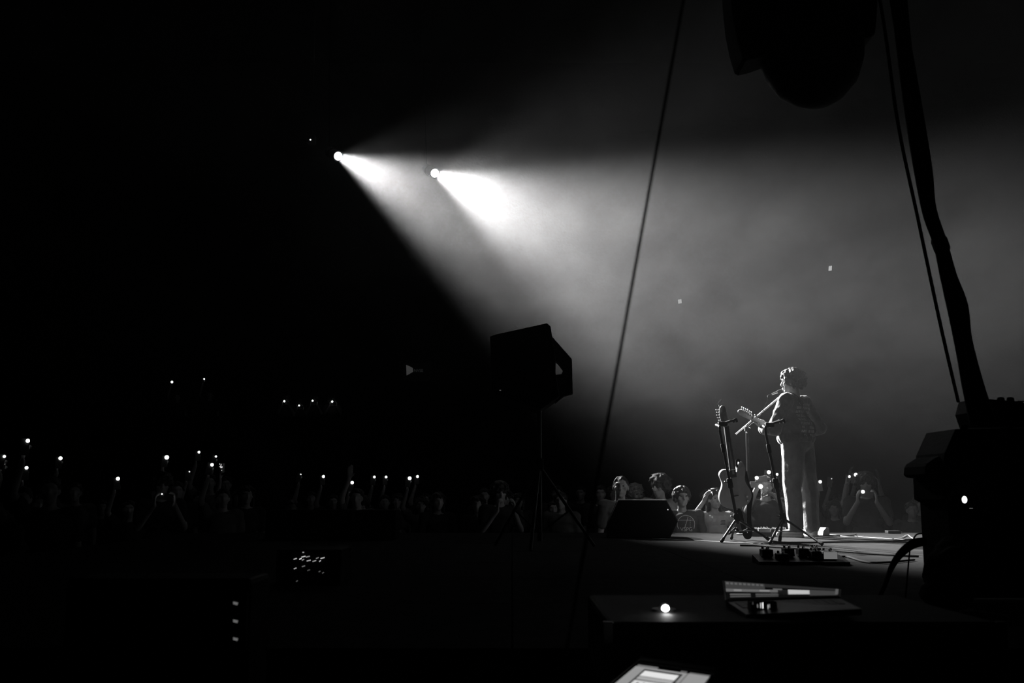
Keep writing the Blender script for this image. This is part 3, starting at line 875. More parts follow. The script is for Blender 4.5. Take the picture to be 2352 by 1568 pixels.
pg = 'dark-clad fan '
hold = [   # pixel, distance, phone label, holder label, torch radius, dim
    (10, 1048, 9.5, 'phone torch cut by the left picture edge, upper of two', pg + 'raising the phone at the left picture edge', .013, 0),
    (11, 1063, 11.5, 'phone torch cut by the left picture edge, lower of two', pg + 'behind the raised phone at the left picture edge', .013, 0),
    (64, 1012, 8.6, 'highest phone torch in the crowd on the far left', pg + 'holding the highest phone light on the far left', .016, 0),
    (61, 1074, 10.5, 'phone torch straight below the highest one on the far left', pg + 'with a phone light right below the highest one', .017, 0),
    (139, 1052, 11, 'bright lone phone torch second from the left edge', pg + 'with the bright lone phone light second from the left edge', .022, 0),
    (271, 1099, 12, 'low bright phone torch midway between the two bright high ones on the left', pg + 'with the low bright phone light midway on the left', .021, 0),
    (383, 1050, 12, 'largest phone torch of the left crowd with a starry glow', pg + 'with the largest starry phone light on the left', .026, 0),
    (457, 1038, 15, 'small round phone torch above the cluster of lights on the left', pg + 'with the small light above the left cluster', .018, 0),
    (496, 1048, 16, 'smallest phone torch at the top right of the left cluster', pg + 'with the smallest light of the left cluster', .015, 0),
    (487, 1067, 12.5, 'phone torch beside the glittering raised cup', pg + 'with a phone light beside the glittering raised cup', .019, 0),
    (435, 1083, 14, 'pinprick phone light between two larger lights on the left', pg + 'with the pinprick light left of the raised cup', .007, 0),
    (372, 1134, 12, 'pinprick phone light low under the largest torch', pg + 'with the pinprick light low under the largest torch', .007, 0),
    (691, 1089, 16, 'pinprick phone light left of the row in mid crowd', pg + 'with the pinprick light left of the mid crowd row', .008, 0),
    (743, 1094, 15, 'first phone torch of the mid crowd row, left of the raised arm', pg + 'with a phone light left of the raised arm', .020, 0),
    (809, 1108, 14, 'lowest phone torch of the mid crowd row, right of the raised arm', pg + 'with the lowest light right of the raised arm', .022, 0),
    (860, 1095, 15, 'left one of two even phone torches in mid crowd', pg + 'with the left one of two even lights', .018, 0),
    (887, 1095, 15, 'right one of two even phone torches in mid crowd', pg + 'with the right one of two even lights', .019, 0),
    (941, 1098, 14, 'brighter of two touching phone torches near the loudspeaker stand', pg + 'with the brighter of two touching lights', .024, 0),
    (959, 1094, 14.6, 'upper right of two touching phone torches near the loudspeaker stand', pg + 'with the upper right of two touching lights', .021, 0),
    (1766, 1084, 13.2, 'upper phone torch just left of the bare guitar stand', pg + 'with the upper light left of the bare guitar stand', .024, 0),
    (1785, 1089, 14.6, 'small phone torch just right of the bare guitar stand', pg + 'with the small light right of the bare guitar stand', .017, 0),
    (1884, 1106, 13.5, 'phone torch just right of the singer legs', pg + 'with the light just right of the singer legs', .021, 0),
    (1910, 1099, 14.5, 'faint phone light right of the one by the singer legs', pg + 'with the faint light beside the singer', .009, 1),
    (1951, 1094, 14.6, 'smaller left one of two paired phone torches right of the singer', pg + 'with the smaller of two paired lights right of the singer', .018, 0),
    (1966, 1090, 13.8, 'larger right one of two paired phone torches right of the singer', pg + 'with the larger of two paired lights right of the singer', .025, 0),
    (1982, 1129, 13.2, 'lowest phone torch right of the singer, nearest the black cabinet', pg + 'with the lowest light right of the singer', .021, 0),
]
for px, py, Y, a_, b_, rad, dim in hold:
    holder(px, py, Y, a_, b_, rad, dim)
bal = [(395, 877, 'larger of the two highest balcony lights', .030), (469, 870, 'smaller of the two highest balcony lights', .021), (653, 921, 'leftmost of four balcony lights in a row', .025), (687, 931, 'lowest of four balcony lights in a row', .021), (718, 920, 'third of four balcony lights in a row', .023), (763, 922, 'rightmost of four balcony lights in a row', .027)]
for i, (px, py, nm, rad) in enumerate(bal):
    holder(px, py, 27.2 + .95 * (i % 2), 'phone torch on the balcony, ' + nm, 'dark figure on the balcony holding up the ' + nm.replace(' balcony', ''), rad, 0, BALC, 'phone torches on the balcony', hgroup='people on the balcony')

# person filming with two phones by the guitar
sp2 = dict(CV, vox=.012, bvox=.009, hair='short', seed=41, top=DARKT, j=dict(elR=(.25, .15, 1.36), wrR=(.14, .27, 1.66), elL=(-.25, .15, 1.30), wrL=(-.02, .30, 1.53)), handR=dict(along=(-.6, .1, .5), palm=(0, .3, -1), thumb=(0, -1, 0), curl=.5, fr=.0095), handL=dict(along=(.7, .1, .3), palm=(0, .3, -1), thumb=(0, -1, 0), curl=.5, fr=.0095))
w1 = P(1738, 1097, 12.0); w2 = P(1747, 1117, 12.0)
s2 = w1.z / 1.72
t2p, _ = place_person(build_person(sp2), 'person in a dark shirt holding two sideways phones between the guitar and the bare stand', (P(1762, 1150, 12.3).x, 12.36, 0), math.pi, s2)
phone(w1, math.pi, math.pi / 2 * 1.07, 'pale phone held sideways, torch at its left end, above another', .021, 'sideways phones by the guitar', case=PHG)
phone(w2, math.pi, -math.pi / 2, 'pale phone held sideways, torch at its right end, below another', .026, 'sideways phones by the guitar', case=PHG)
used.append((P(1762, 1150, 12.3).x, 12.36))

# raised bare arm in the mid crowd, cup on the left
spA = dict(CV, j=dict(elR=(.16, .20, 1.62), wrR=(.06, .26, 1.87)), handR=dict(along=(-.1, .1, 1), palm=(0, 1, 0), thumb=(-1, 0, 0), curl=.12), hair='short', seed=44, top=GREYT)
pA = P(790, 1090, 12.4)
place_person(build_person(spA), 'person in mid crowd raising one bare arm with an open hand', (pA.x + .12, 12.7, 0), math.pi, 1.0)
used.append((pA.x, 12.7))
W = P(510, 1074, 13.4)
an = ANCH['up']; s = W.z / an.z
off = Matrix.Rotation(math.pi, 3, 'Z') @ (an * s)
place_person(VAR['up2'], pg + 'raising the glittering clear cup', (W.x - off.x, W.y - off.y, 0), math.pi, s, 'people holding up phones')
used.append((W.x - off.x, W.y - off.y))
cup = thing('plastic_cup', 'glittering clear plastic cup raised in the left crowd', 'cup', W + V((0, 0, -.06)))
b = bmesh.new(); lathe(b, [(.03, 0), (.042, .12), (.0425, .122), (.041, .122), (.029, .003)], 20)
gm = bpy.data.materials.new('clear plastic'); gm.use_nodes = True; gb = gm.node_tree.nodes['Principled BSDF']; gb.inputs['Transmission Weight'].default_value = .6; gb.inputs['Roughness'].default_value = .15; gb.inputs['Base Color'].default_value = (.9, .9, .9, 1)
obj('cup_wall', b, gm, cup, True)
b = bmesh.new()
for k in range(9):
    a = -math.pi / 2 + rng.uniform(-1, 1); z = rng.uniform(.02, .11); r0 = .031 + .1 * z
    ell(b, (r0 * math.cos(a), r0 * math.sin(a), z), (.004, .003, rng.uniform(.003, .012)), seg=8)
obj('phone_light_glints', b, emit('painted cup glint', .9), cup, True)  # glowing specks stand in for phone light glinting on the cup

# the rest of the crowd
fill = 0
rows = []
for rY in (12.75, 13.5, 14.3, 15.2, 16.2, 17.4, 18.8):
    x = -12.0 * rY / 14
    while x < 6.6:
        rows.append((x + rng.uniform(-.15, .15), rY + rng.uniform(-.25, .25))); x += rng.uniform(.62, .95) * (1.0 if rY < 16 else 1.25)
for x, y in rows:
    px = 1176 + F * x / y
    if px < 20 or px > 2160 or any(math.hypot(x - a, y - b_) < .5 for a, b_ in used):
        continue
    if px < 1330 and (y > 15.6 or rng.random() < .35):
        continue
    used.append((x, y))
    kind = rng.choice(('stand', 'stand', 'stand2', 'stand2', 'mid', 'arms' if px > 1850 and rng.random() < .3 else 'stand'))
    place_person(VAR[kind], 'shadowy onlooker standing in the unlit crowd without a light', (x, y, 0), math.pi + math.atan2(-x, y) * .6 + rng.uniform(-.3, .3), rng.uniform(.9, 1.04), 'shadowy standing onlookers',
                 {'t_shirt': rng.choice((DARKT, DARKT, GREYT)), 'shoe': DARKJ})
    fill += 1

# ------------------------------------------------------------------ stage gear
def cabinet_feet():
    pass


# floor monitor wedge
wm = G(1482, 1236, STAGE)
k = wm.y / F
wedge = thing('floor_monitor', 'black wedge floor monitor at the stage edge before the crowd', 'speaker', wm)
mW = Matrix.Translation(wm) @ Matrix.Rotation(R(-6), 4, 'Z') @ Matrix.Rotation(math.pi / 2, 4, 'X')
b = bmesh.new(); prism(b, [(-.38, 0), (.24, 0), (.325, .165), (.215, .375), (-.26, .375), (-.38, .12)], -.52, .0, .012, mW); obj('cabinet', b, BLACK, wedge, world=True)
b = bmesh.new(); prism(b, [(-.365, .135), (-.265, .355), (-.27, .36), (-.37, .14)], -.50, -.02, 0, mW @ Matrix.Translation((-.008, 0, 0))); obj('grille', b, mat('perforated steel grille', .02, .6, .5, bump=.8, bscale=250), wedge, world=True)
b = bmesh.new(); box(b, (-.08, -.03, .30), (.06, .0, .33), .008, Matrix.Translation(wm) @ Matrix.Rotation(R(-6), 4, 'Z') @ Matrix.Translation((0, .03, -.08))); obj('handle', b, RUBBER, wedge, world=True)
b = bmesh.new(); ell(b, P(1534, 1170, wm.y - .04), (.006, .006, .006), seg=10); obj('indicator', b, emit('small indicator', .6), wedge, True, world=True)

# pedalboard in front of the singer
pb = G(1768, 1231, STAGE)
def pedalboard(label, base, rz, w_, d_, pedals, group):
    t = thing('pedalboard', label, 'pedalboard', base, rz, group)
    b = bmesh.new(); prism(b, [(-d_ / 2, 0), (d_ / 2, 0), (d_ / 2, .05), (-d_ / 2, .02)], -w_ / 2, w_ / 2, .003, Matrix.Rotation(math.pi / 2, 4, 'Z') @ Matrix.Rotation(math.pi / 2, 4, 'X')); obj('board', b, DARKM, t)
    for x, y, w2_, h2_, m in pedals:
        z = .035 + y * .03 / d_
        e = bpy.data.objects.new('pedal', None)
        b = bmesh.new(); box(b, (x - w2_ / 2, y - .055, z), (x + w2_ / 2, y + .055, z + h2_), .005); pd = obj('pedal', b, m, t)
        if m is PPALE:
            b = bmesh.new(); box(b, (x - w2_ * .47, y - .0565, z + .004), (x + w2_ * .47, y - .0545, z + h2_ - .003), .0008); obj('lit_panel', b, emit('glowing pedal front', .15), pd)  # front of the pale pedal given an added glow
        for q in (-.25, .25):
            b = bmesh.new(); lathe(b, [(.008, 0), (.008, .012), (.006, .016)], 12, Matrix.Translation((x + q * w2_, y + .03, z + h2_))); obj('knob', b, CHROME, pd, True)
        b = bmesh.new(); lathe(b, [(.009, 0), (.009, .006), (.006, .007), (.006, .014), (.003, .016)], 12, Matrix.Translation((x, y - .03, z + h2_))); obj('foot_switch', b, CHROME, pd, True)
    return t
PGREY = mat('grey pedal enamel', .2, .35); PPALE = mat('pale pedal enamel', .6, .4)
pedalboard('pedalboard with shiny knobs on the stage in front of the singer', pb, R(170), .42, .24, [(-.14, -.04, .07, .045, PGREY), (-.05, -.04, .07, .045, DARKM), (.04, -.04, .07, .045, PGREY), (.13, -.04, .07, .045, DARKM), (-.1, .07, .1, .04, DARKM), (.06, .07, .12, .04, PGREY)], 'pedalboards')
# nearer board with one pale pedal
pn = G(1838, 1294, STAGE)
pedalboard('dark pedalboard with one pale pedal, on the boards before the guitar stands', pn, R(-4), .56, .26, [(-.20, .06, .07, .045, DARKM), (-.06, .07, .065, .05, DARKM), (.03, .07, .065, .05, DARKM), (.09, -.02, .06, .05, DARKM), (.172, -.03, .088, .05, PPALE), (-.12, -.04, .07, .035, DARKM), (.12, .09, .05, .05, DARKM)], 'pedalboards')
# small grey box by the singer heel
gx = G(1891, 1231, STAGE)
dib = thing('direct_box', 'small grey wedge-sided box on the boards by the singer right foot', 'box', gx, R(10))
b = bmesh.new(); prism(b, [(-.035, .012), (.045, .012), (.035, .085), (.005, .09), (-.025, .06)], -.06, .06, .004, Matrix.Rotation(math.pi / 2, 4, 'X')); obj('case', b, PGREY, dib)
b = bmesh.new(); box(b, (-.12, -.08, 0), (.07, .08, .012), .003); obj('base_plate', b, DARKM, dib)
# low box at the far stage edge, right
lb = G(2051, 1225, STAGE)
st = thing('outlet_box', 'low black outlet box at the far stage edge near the cabinet', 'box', lb)
b = bmesh.new(); box(b, (-.07, -.05, 0), (.07, .05, .032), .004); obj('case', b, DARKM, st)
b = bmesh.new(); ell(b, (.085, -.01, .02), (.014, .008, .006), seg=10); obj('plug', b, CHROME, st)

# cables over the boards
CAB_D = mat('black cable jacket', .008, .75, spec=.1); CAB_L = mat('pale grey cable jacket', .35, .3, spec=.6)
def cable(pix, r_, m, label, extra=None):
    pts = [G(x, y, STAGE + r_ + .003) for x, y in pix]
    if extra:
        pts = extra(pts)
    b = bmesh.new(); sweep(b, curve_pts(pts, 8), r_, 8)
    return rootmesh('cable', b, m, label, 'cable', pts[0], 'cables on the stage boards', True)
cable([(1806, 1229.5), (1850, 1232), (1900, 1227), (1935, 1231), (1965, 1232), (1985, 1230.5)], .004, CAB_L, 'pale cable from the singer feet towards the middle of the boards')
cable([(1964, 1231), (1990, 1233.5), (2030, 1236), (2080, 1239)], .004, CAB_L, 'pale cable running on right towards the cabinet')
cable([(2050, 1237.5), (2070, 1235), (2084, 1228), (2092, 1233), (2100, 1238)], .0045, CAB_L, 'short kinked pale cable end near the cabinet')
cable([(1765, 1239), (1790, 1245), (1850, 1245.5), (1950, 1244), (2040, 1243), (2112, 1237)], .009, CAB_D, 'thick black cable across the lit boards behind the stands')
cable([(1700, 1252), (1740, 1253), (1800, 1257), (1880, 1262), (1960, 1268), (2060, 1275), (2110, 1277)], .008, CAB_D, 'black cable lying just in front of the guitar stand feet')
cable([(1917, 1280), (1945, 1278), (1980, 1288), (2010, 1292), (2050, 1290), (2100, 1285)], .007, CAB_D, 'black cable from the pale pedal to the cabinet')
cable([(1880, 1228.5), (1930, 1230), (1958, 1229), (1966, 1226)], .006, CAB_D, 'short black cable looping off the small grey box')

# ------------------------------------------------------------------ loudspeaker on a tripod, left
LY = 8.2
lsb = G(1240, 1260, STAGE); LY = lsb.y
kk = LY / F
lstand = thing('speaker_stand', 'black tripod stand under the tilted loudspeaker', 'stand', lsb)
pt = P(1236, 930, LY)
b = bmesh.new(); sweep(b, [lsb + V((0, 0, .06)), V((lsb.x, lsb.y, pt.z))], .02, 14); obj('pole', b, DARKM, lstand, True, world=True)
b = bmesh.new(); sweep(b, [lsb + V((0, 0, .62)), lsb + V((0, 0, .72))], .034, 14); obj('collar', b, RUBBER, lstand, True, world=True)
for a in (20, 140, 260):
    f = lsb + V((.48 * math.cos(R(a)), .48 * math.sin(R(a)), .014))
    b = bmesh.new(); sweep(b, [lsb + V((0, 0, .66)), f], .013, 10); lg = obj('leg', b, DARKM, lstand, True, world=True)
    b = bmesh.new(); sweep(b, [lsb + V((0, 0, .12)), lsb * .45 + f * .55 + V((0, 0, .297))], .008, 8); obj('brace', b, DARKM, lg, True, world=True)
sp = V((lsb.x, lsb.y, pt.z))
ls = thing('loudspeaker', 'tilted black loudspeaker in a bracket on a tripod, dark against the beam', 'speaker', sp)
def pixprism(pix, Y, y0, y1, bev, Yx=None):
    """solid with the outline seen at distance Y (its width at Yx), y0..y1 deep"""
    pts = [V((P(x, y, Yx or Y).x, Y, P(x, y, Y).z)) for x, y in pix]
    b = bmesh.new(); prism(b, [(p.x, p.z) for p in pts], -y1, -y0, bev, Matrix.Rotation(math.pi / 2, 4, 'X')); return b
b = pixprism([(1127, 783), (1140, 778), (1254, 753), (1262, 760), (1274, 832), (1273, 862), (1282, 916), (1240, 946), (1150, 916), (1131, 904)], LY, LY - .25, LY + .25, .014); obj('cabinet', b, BLACK, ls, world=True)
b = pixprism([(1250, 753), (1260, 755), (1268, 775), (1313, 826), (1315, 905), (1296, 910), (1275, 928), (1274, 862), (1289, 860), (1293, 850), (1286, 840), (1274, 828)], LY, LY - .05, LY + .05, .004); obj('bracket', b, DARKM, ls, world=True)
b = bmesh.new(); sweep(b, [sp + V((0, 0, -.03)), sp + V((0, 0, .06))], .028, 12); obj('pole_socket', b, RUBBER, ls, True, world=True)
b = bmesh.new(); ell(b, P(1149, 896, LY - .26), (.008, .004, .004), seg=8); obj('badge', b, emit('faint badge glow', .06), ls, True, world=True)

# low front-fill boxes, left of the stand
ffz = STAGE
for i, (x0, nm) in enumerate(((610, 'leftmost of three low black front-fill speakers beside the dark stage edge'), (712, 'middle one of three low black front-fill speakers beside the dark stage edge'), (814, 'rightmost of three low black front-fill speakers beside the dark stage edge'))):
    a = P(x0, 1171, 9.6); c = P(x0 + 96, 1169, 9.6)
    base = V(((a.x + c.x) / 2, 9.75, STAGE)); w2_ = (c.x - a.x) / 2; h_ = a.z - STAGE
    t = thing('front_fill_speaker', nm, 'speaker', base, 0, 'front-fill speakers')
    b = bmesh.new(); box(b, (-w2_, -.15, .01), (w2_, .2, h_), .012); obj('cabinet', b, BLACK, t)
    b = bmesh.new(); box(b, (-w2_ + .02, .195, .03), (w2_ - .02, .21, h_ - .02), .004); obj('grille', b, MATS['perforated steel grille'], t)
    for q in (-1, 1):
        b = bmesh.new(); box(b, (q * (w2_ - .06) - .02, -.1, 0), (q * (w2_ - .06) + .02, .15, .012), .002); obj('rubber_foot', b, RUBBER, t)

# ------------------------------------------------------------------ amplifier stack, right
CY = 4.1; CD = .30; CB = CY + CD
kc = CY / F
cz0 = STAGE
cab = thing('amplifier_cabinet', 'large black amplifier cabinet with one white lamp at the right', 'cabinet', (P(2240, 1150, CY).x, CY + .3, STAGE))
xl = P(2116, 1240, CB).x; xr = xl + .70
def pz(py): return P(2150, py, CY).z
b = bmesh.new(); box(b, (xl, CY, STAGE + .03), (xr, CB, pz(1150)), .012); obj('cabinet', b, BLACK, cab, world=True)
b = pixprism([(2125, 985), (2420, 981), (2420, 1156), (2112, 1156), (2098, 1148), (2095, 1094), (2102, 1040)], CY, CY - .01, CB, .01, CB); obj('lid', b, BLACK, cab, world=True)
b = pixprism([(2104, 1046), (2080, 1062), (2075, 1070), (2074, 1088), (2080, 1094), (2104, 1098)], CY, CY + .04, CB - .02, .008, CB - .02); obj('side_handle', b, RUBBER, cab, world=True)
lp = P(2210, 1147, CY)
b = bmesh.new(); lathe(b, [(.016, 0), (.016, .010), (.013, .012)], 20, Matrix.Translation(V((lp.x, CY - .009, lp.z))) @ Matrix.Rotation(math.pi / 2, 4, 'X')); bz = obj('lamp_bezel', b, DARKM, cab, True, world=True)
b = bmesh.new(); ell(b, V((lp.x, CY - .02, lp.z)), (.0105, .006, .014), seg=16); obj('lamp_lens', b, emit('white pilot lamp', 6.0), cab, True, world=True)
lp2 = P(2230, 1167, CY); b = bmesh.new(); box(b, V((lp2.x - .006, CY - .004, lp2.z - .0012)), V((lp2.x + .006, CY + .002, lp2.z + .0012))); obj('status_light', b, emit('faint status light', .12), cab, world=True)
for x in (xl + .06, xr - .06):
    for y in (CY + .06, CB - .06):
        b = bmesh.new(); lathe(b, [(.028, 0), (.03, .01), (.026, .032)], 14, Matrix.Translation((x, y, STAGE))); obj('foot', b, RUBBER, cab, True, world=True)
# open-framed amplifier head on top
HY = CY + .08
topz = P(2250, 982, CY).z
hd = thing('tube_amplifier', 'open-framed amplifier head with two knobs standing on the black cabinet', 'amplifier', (P(2260, 980, HY).x, HY + .15, P(2260, 983, HY).z))
def hp(name, pix, y0, y1, m, bev=.003):
    return obj(name, pixprism(pix, HY, y0, y1, bev, HY + .2), m, hd, world=True)
hp('transformer_housing', [(2200, 914), (2296, 922), (2300, 925), (2303, 978), (2203, 978), (2192, 945)], HY, HY + .2, BLACK, .006)
hp('chassis', [(2290, 965), (2440, 964), (2440, 978), (2290, 978)], HY, HY + .2, BLACK)
hp('middle_rail', [(2295, 951), (2440, 950), (2440, 954), (2295, 955)], HY, HY + .012, DARKM, 0)
hp('top_rail', [(2285, 920), (2440, 918), (2440, 921), (2285, 923)], HY, HY + .03, DARKM, 0)
hp('end_post', [(2425, 918), (2440, 918), (2440, 978), (2425, 978)], HY, HY + .2, DARKM, 0)
for px in (2299, 2321):
    p = P(px, 921, HY + .02); b = bmesh.new(); lathe(b, [(.0155, 0), (.0155, .008), (.012, .0155), (.004, .017)], 18, Matrix.Translation(p)); obj('knob', b, RUBBER, hd, True, world=True)
for px in (2214, 2318, 2420):
    p = P(px, 978, HY + .04); b = bmesh.new(); lathe(b, [(.016, topz - p.z), (.014, 0.002)], 14, Matrix.Translation(p)); obj('foot', b, RUBBER, hd, True, world=True)
hp('pale_plate', [(2338, 922), (2346, 918), (2362, 915), (2362, 922)], HY + .012, HY + .03, mat('white plastic plate', .8, .4), 0)

# cable loom hanging down to the amplifier
BY = CY - .12
loom = thing('cable_loom', 'thick taped loom of black cables hanging down to the amplifier', 'cable loom', P(2268, 985, BY))
paths = [([(2052, -60), (2058, 0), (2078, 180), (2100, 330), (2128, 480), (2155, 560), (2172, 640), (2194, 740), (2210, 820), (2222, 890), (2240, 975)], .016),
         ([(2066, -60), (2072, 0), (2090, 180), (2112, 330), (2136, 480), (2163, 560), (2182, 640), (2206, 720), (2220, 800), (2240, 880), (2268, 978)], .017),
         ([(2058, -60), (2066, 0), (2098, 180), (2122, 320), (2134, 400), (2142, 480), (2168, 560), (2188, 630), (2214, 700), (2224, 780), (2250, 880), (2282, 978)], .0125),
         ([(2048, -60), (2053, 0), (2086, 200), (2108, 340), (2133, 480), (2158, 560), (2176, 650), (2199, 740), (2214, 800), (2232, 890), (2254, 978)], .014)]
for i, (pix, r_) in enumerate(paths):
    pts = [P(x, y, BY + (.012 if i % 2 else -.012)) for x, y in pix]
    b = bmesh.new(); sweep(b, curve_pts(pts, 6), r_ * 1.25, 10); obj('cable', b, CAB_D, loom, True, world=True)
b = bmesh.new(); pts = [P(2154, 545, BY), P(2157, 552, BY), P(2164, 572, BY), P(2166, 578, BY)]; sweep(b, pts, [.028, .033, .033, .028], 14); obj('tape_collar', b, RUBBER, loom, True, world=True)
# lower loop of cable leaving the cabinet
b = bmesh.new()
for k_ in range(3):
    pts = curve_pts([P(2124, 1238 + 5 * k_, CY + .2), P(2095, 1243 + 7 * k_, CY + .1), P(2066, 1268 + 6 * k_, CY - .02), P(2046, 1302 + 4 * k_, CY - .1), P(2032, 1345, CY - .2), G(2010, 1392, STAGE + .012)], 6)
    sweep(b, pts, .0085, 8)
rootmesh('cable_loop', b, CAB_D, 'loop of thick black cables bowing out from the side of the cabinet', 'cable', G(2010, 1392, STAGE), smooth=True)
b = bmesh.new(); sweep(b, curve_pts([P(2130, 1225, CY + .3), P(2108, 1226, CY + .3), P(2098, 1238, CY + .25), P(2090, 1262, CY + .2), G(2080, 1372, STAGE + .006)], 6), .0035, 8)
rootmesh('thin_cable', b, CAB_D, 'single thin black cable arching above the thick cable loop', 'cable', G(2080, 1372, STAGE), smooth=True)
# soft bag beside the cabinet
bg = G(2140, 1372, STAGE)
b = bmesh.new()
for c_, r_ in (((-.02, .0, .12), (.09, .12, .12)), ((.02, .05, .18), (.07, .1, .09)), ((-.05, -.03, .06), (.09, .12, .06))):
    ell(b, V(c_), r_)
for v in b.verts: v.co.z = max(v.co.z, .0)
me = remesh(b, .012, 4, .008, (14, 14, 9), 3)
o = link('equipment_bag', me, FABRICB); o.location = V((P(2190, 1330, 3.95).x, 3.93, STAGE + .006)); tag(o, 'slumped black cloth bag at the foot of the cabinet', 'bag')

# ------------------------------------------------------------------ rigging overhead
RY = 4.2
tz = 5.0
tr = thing('truss', 'overhead black truss pipe above the picture, carrying the moving light', 'truss', (1.6, RY, tz))
for y, z in ((RY - .12, tz), (RY + .12, tz), (RY, tz + .21)):
    b = bmesh.new(); sweep(b, [(-3.2, y, z), (6.5, y, z)], .025, 12); obj('chord', b, DARKM, tr, True, world=True)
for k_ in range(24):
    x = -3.1 + k_ * .4
    b = bmesh.new(); sweep(b, [(x, RY - .12, tz), (x + .2, RY, tz + .21), (x + .4, RY + .12, tz)], .009, 6); obj('lacing', b, DARKM, tr, True, world=True)
for x in (-2.8, 6.2):
    b = bmesh.new(); sweep(b, [(x, RY, tz + .21), (x, RY, 17.0)], .008, 6); obj('hanging_wire', b, STEEL, tr, world=True)
mh = thing('moving_light', 'big black moving-head light hanging from the top edge of the picture', 'stage light', P(1835, -150, RY))
km = RY / F
def mpx(name, pix, y0, y1, m, bev):
    return obj(name, pixprism(pix, RY, y0, y1, bev), m, mh, world=True)
mpx('base', [(1690, -260), (1990, -260), (1990, -130), (1690, -130)], RY - .2, RY + .2, BLACK, .02)
mpx('yoke_bridge', [(1662, -140), (2010, -140), (2010, -90), (1662, -90)], RY - .1, RY + .1, BLACK, .01)
mpx('yoke_arm', [(1662, -130), (1668, 0), (1674, 60), (1684, 112), (1696, 152), (1704, 157), (1726, 152), (1790, 130), (1800, -130)], RY - .09, RY + .09, BLACK, .012)
mpx('yoke_arm', [(2012, -130), (2002, 0), (1999, 60), (1995, 96), (1986, 104), (1966, 107), (1900, 90), (1890, -130)], RY - .09, RY + .09, BLACK, .012)
b = bmesh.new()
hc = P(1844, 20, RY); hd_ = (P(1890, 252, RY - .05) - hc).normalized()
Lh = (P(1886, 250, RY) - hc).length
prof = [(.02, -.22), (.19, -.21), (.232, -.15), (.236, 0), (.232, Lh * .42), (.212, Lh * .62), (.172, Lh * .80), (.11, Lh * .925), (.06, Lh * .98), (.01, Lh)]
lathe(b, prof, 32, Matrix.Translation(hc) @ hd_.to_track_quat('Z', 'Y').to_matrix().to_4x4()); obj('lamp_head', b, BLACK, mh, True, world=True)
b = bmesh.new()
for x in (1740, 1930):
    q = P(x, -262, RY); sweep(b, [(q.x, RY - .12, q.z - .01), (q.x, RY - .12, tz)], .018, 10)
obj('clamp', b, DARKM, mh, True, world=True)
# two thin lines that hang from the truss
b = bmesh.new(); a0 = P(1572, -12, 1.35); a1 = P(1380, 1052, 1.3); dd = (a1 - a0)
up = a0 + dd * ((tz - a0.z) / dd.z); dn = a0 + dd * (-a0.z / dd.z)
sweep(b, [up, a0, a1, dn], .0022, 8)
rootmesh('rope', b, mat('black rope', .015, .9, bump=.6, bscale=200), 'thin slanting black rope crossing the light beam left of the stands', 'rope', dn, 'hanging lines', True)
b = bmesh.new(); a0 = P(2019, -12, RY); a1 = P(2201, 922, HY + .24); dd = (a1 - a0)
up = a0 - dd.normalized() * ((tz - a0.z) / -dd.normalized().z)
sweep(b, curve_pts([up, a0, P(2062, 280, RY), P(2108, 500, RY), P(2160, 745, RY), a1], 6), .0075, 8)
rootmesh('rope', b, MATS['black rope'], 'thin black line running beside the cable loom to the amplifier head', 'rope', a1, 'hanging lines', True)

# ------------------------------------------------------------------ follow spots hung far down the hall
for i, (pp_, Y, aim, ang, bl, Wt) in enumerate(SPOTS):
    p = P(*pp_, Y); d = (aim - p).normalized()
    t = thing('follow_spot', ('brighter right-hand follow spot whose beam crosses the hall' if i == 0 else 'left-hand follow spot, higher and farther left, with the weaker beam'), 'spotlight', p, 0, 'follow spots')
    q = d.to_track_quat('Z', 'Y').to_matrix().to_4x4()
    b = bmesh.new(); lathe(b, [(.04, -.45), (.11, -.43), (.118, -.27), (.10, -.25), (.10, -.02), (.112, -.02), (.112, .0), (.098, .0), (.094, -.03)], 28, Matrix.Translation(p - d * .02) @ q); obj('housing', b, BLACK, t, True, world=True)
    b = bmesh.new(); lathe(b, [(.001, -.004), (.082, -.004), (.082, .004), (.05, .012), (.001, .014)], 28, Matrix.Translation(p - d * .03) @ q); obj('lens', b, emit('lit spotlight lens', 8.0), t, True, world=True)
    b = bmesh.new(); c_ = p - d * .40; sweep(b, [c_, c_ - d * .06, V((c_.x - .5, 20.6, 17.0))], .009, 8); obj('drop_rod', b, BLACK, t, True, world=True)
b = bmesh.new(); pl = P(713, 321, 19.2); box(b, pl + V((-.08, 0, -.05)), pl + V((.08, .2, .12)), .01)
pb_ = thing('dimmer_box', 'dark control box with a pinprick light up left of the follow spots', 'box', pl)
obj('case', b, DARKM, pb_, world=True)
b = bmesh.new(); ell(b, pl + V((0, -.005, 0)), (.014, .008, .014), seg=10); obj('indicator', b, emit('pinprick light', 3.0), pb_, True, world=True)
b = bmesh.new(); sweep(b, [pl + V((0, .1, .1)), V((pl.x, pl.y + .1, 17.0))], .012, 8); obj('bracket', b, DARKM, pb_, True, world=True)

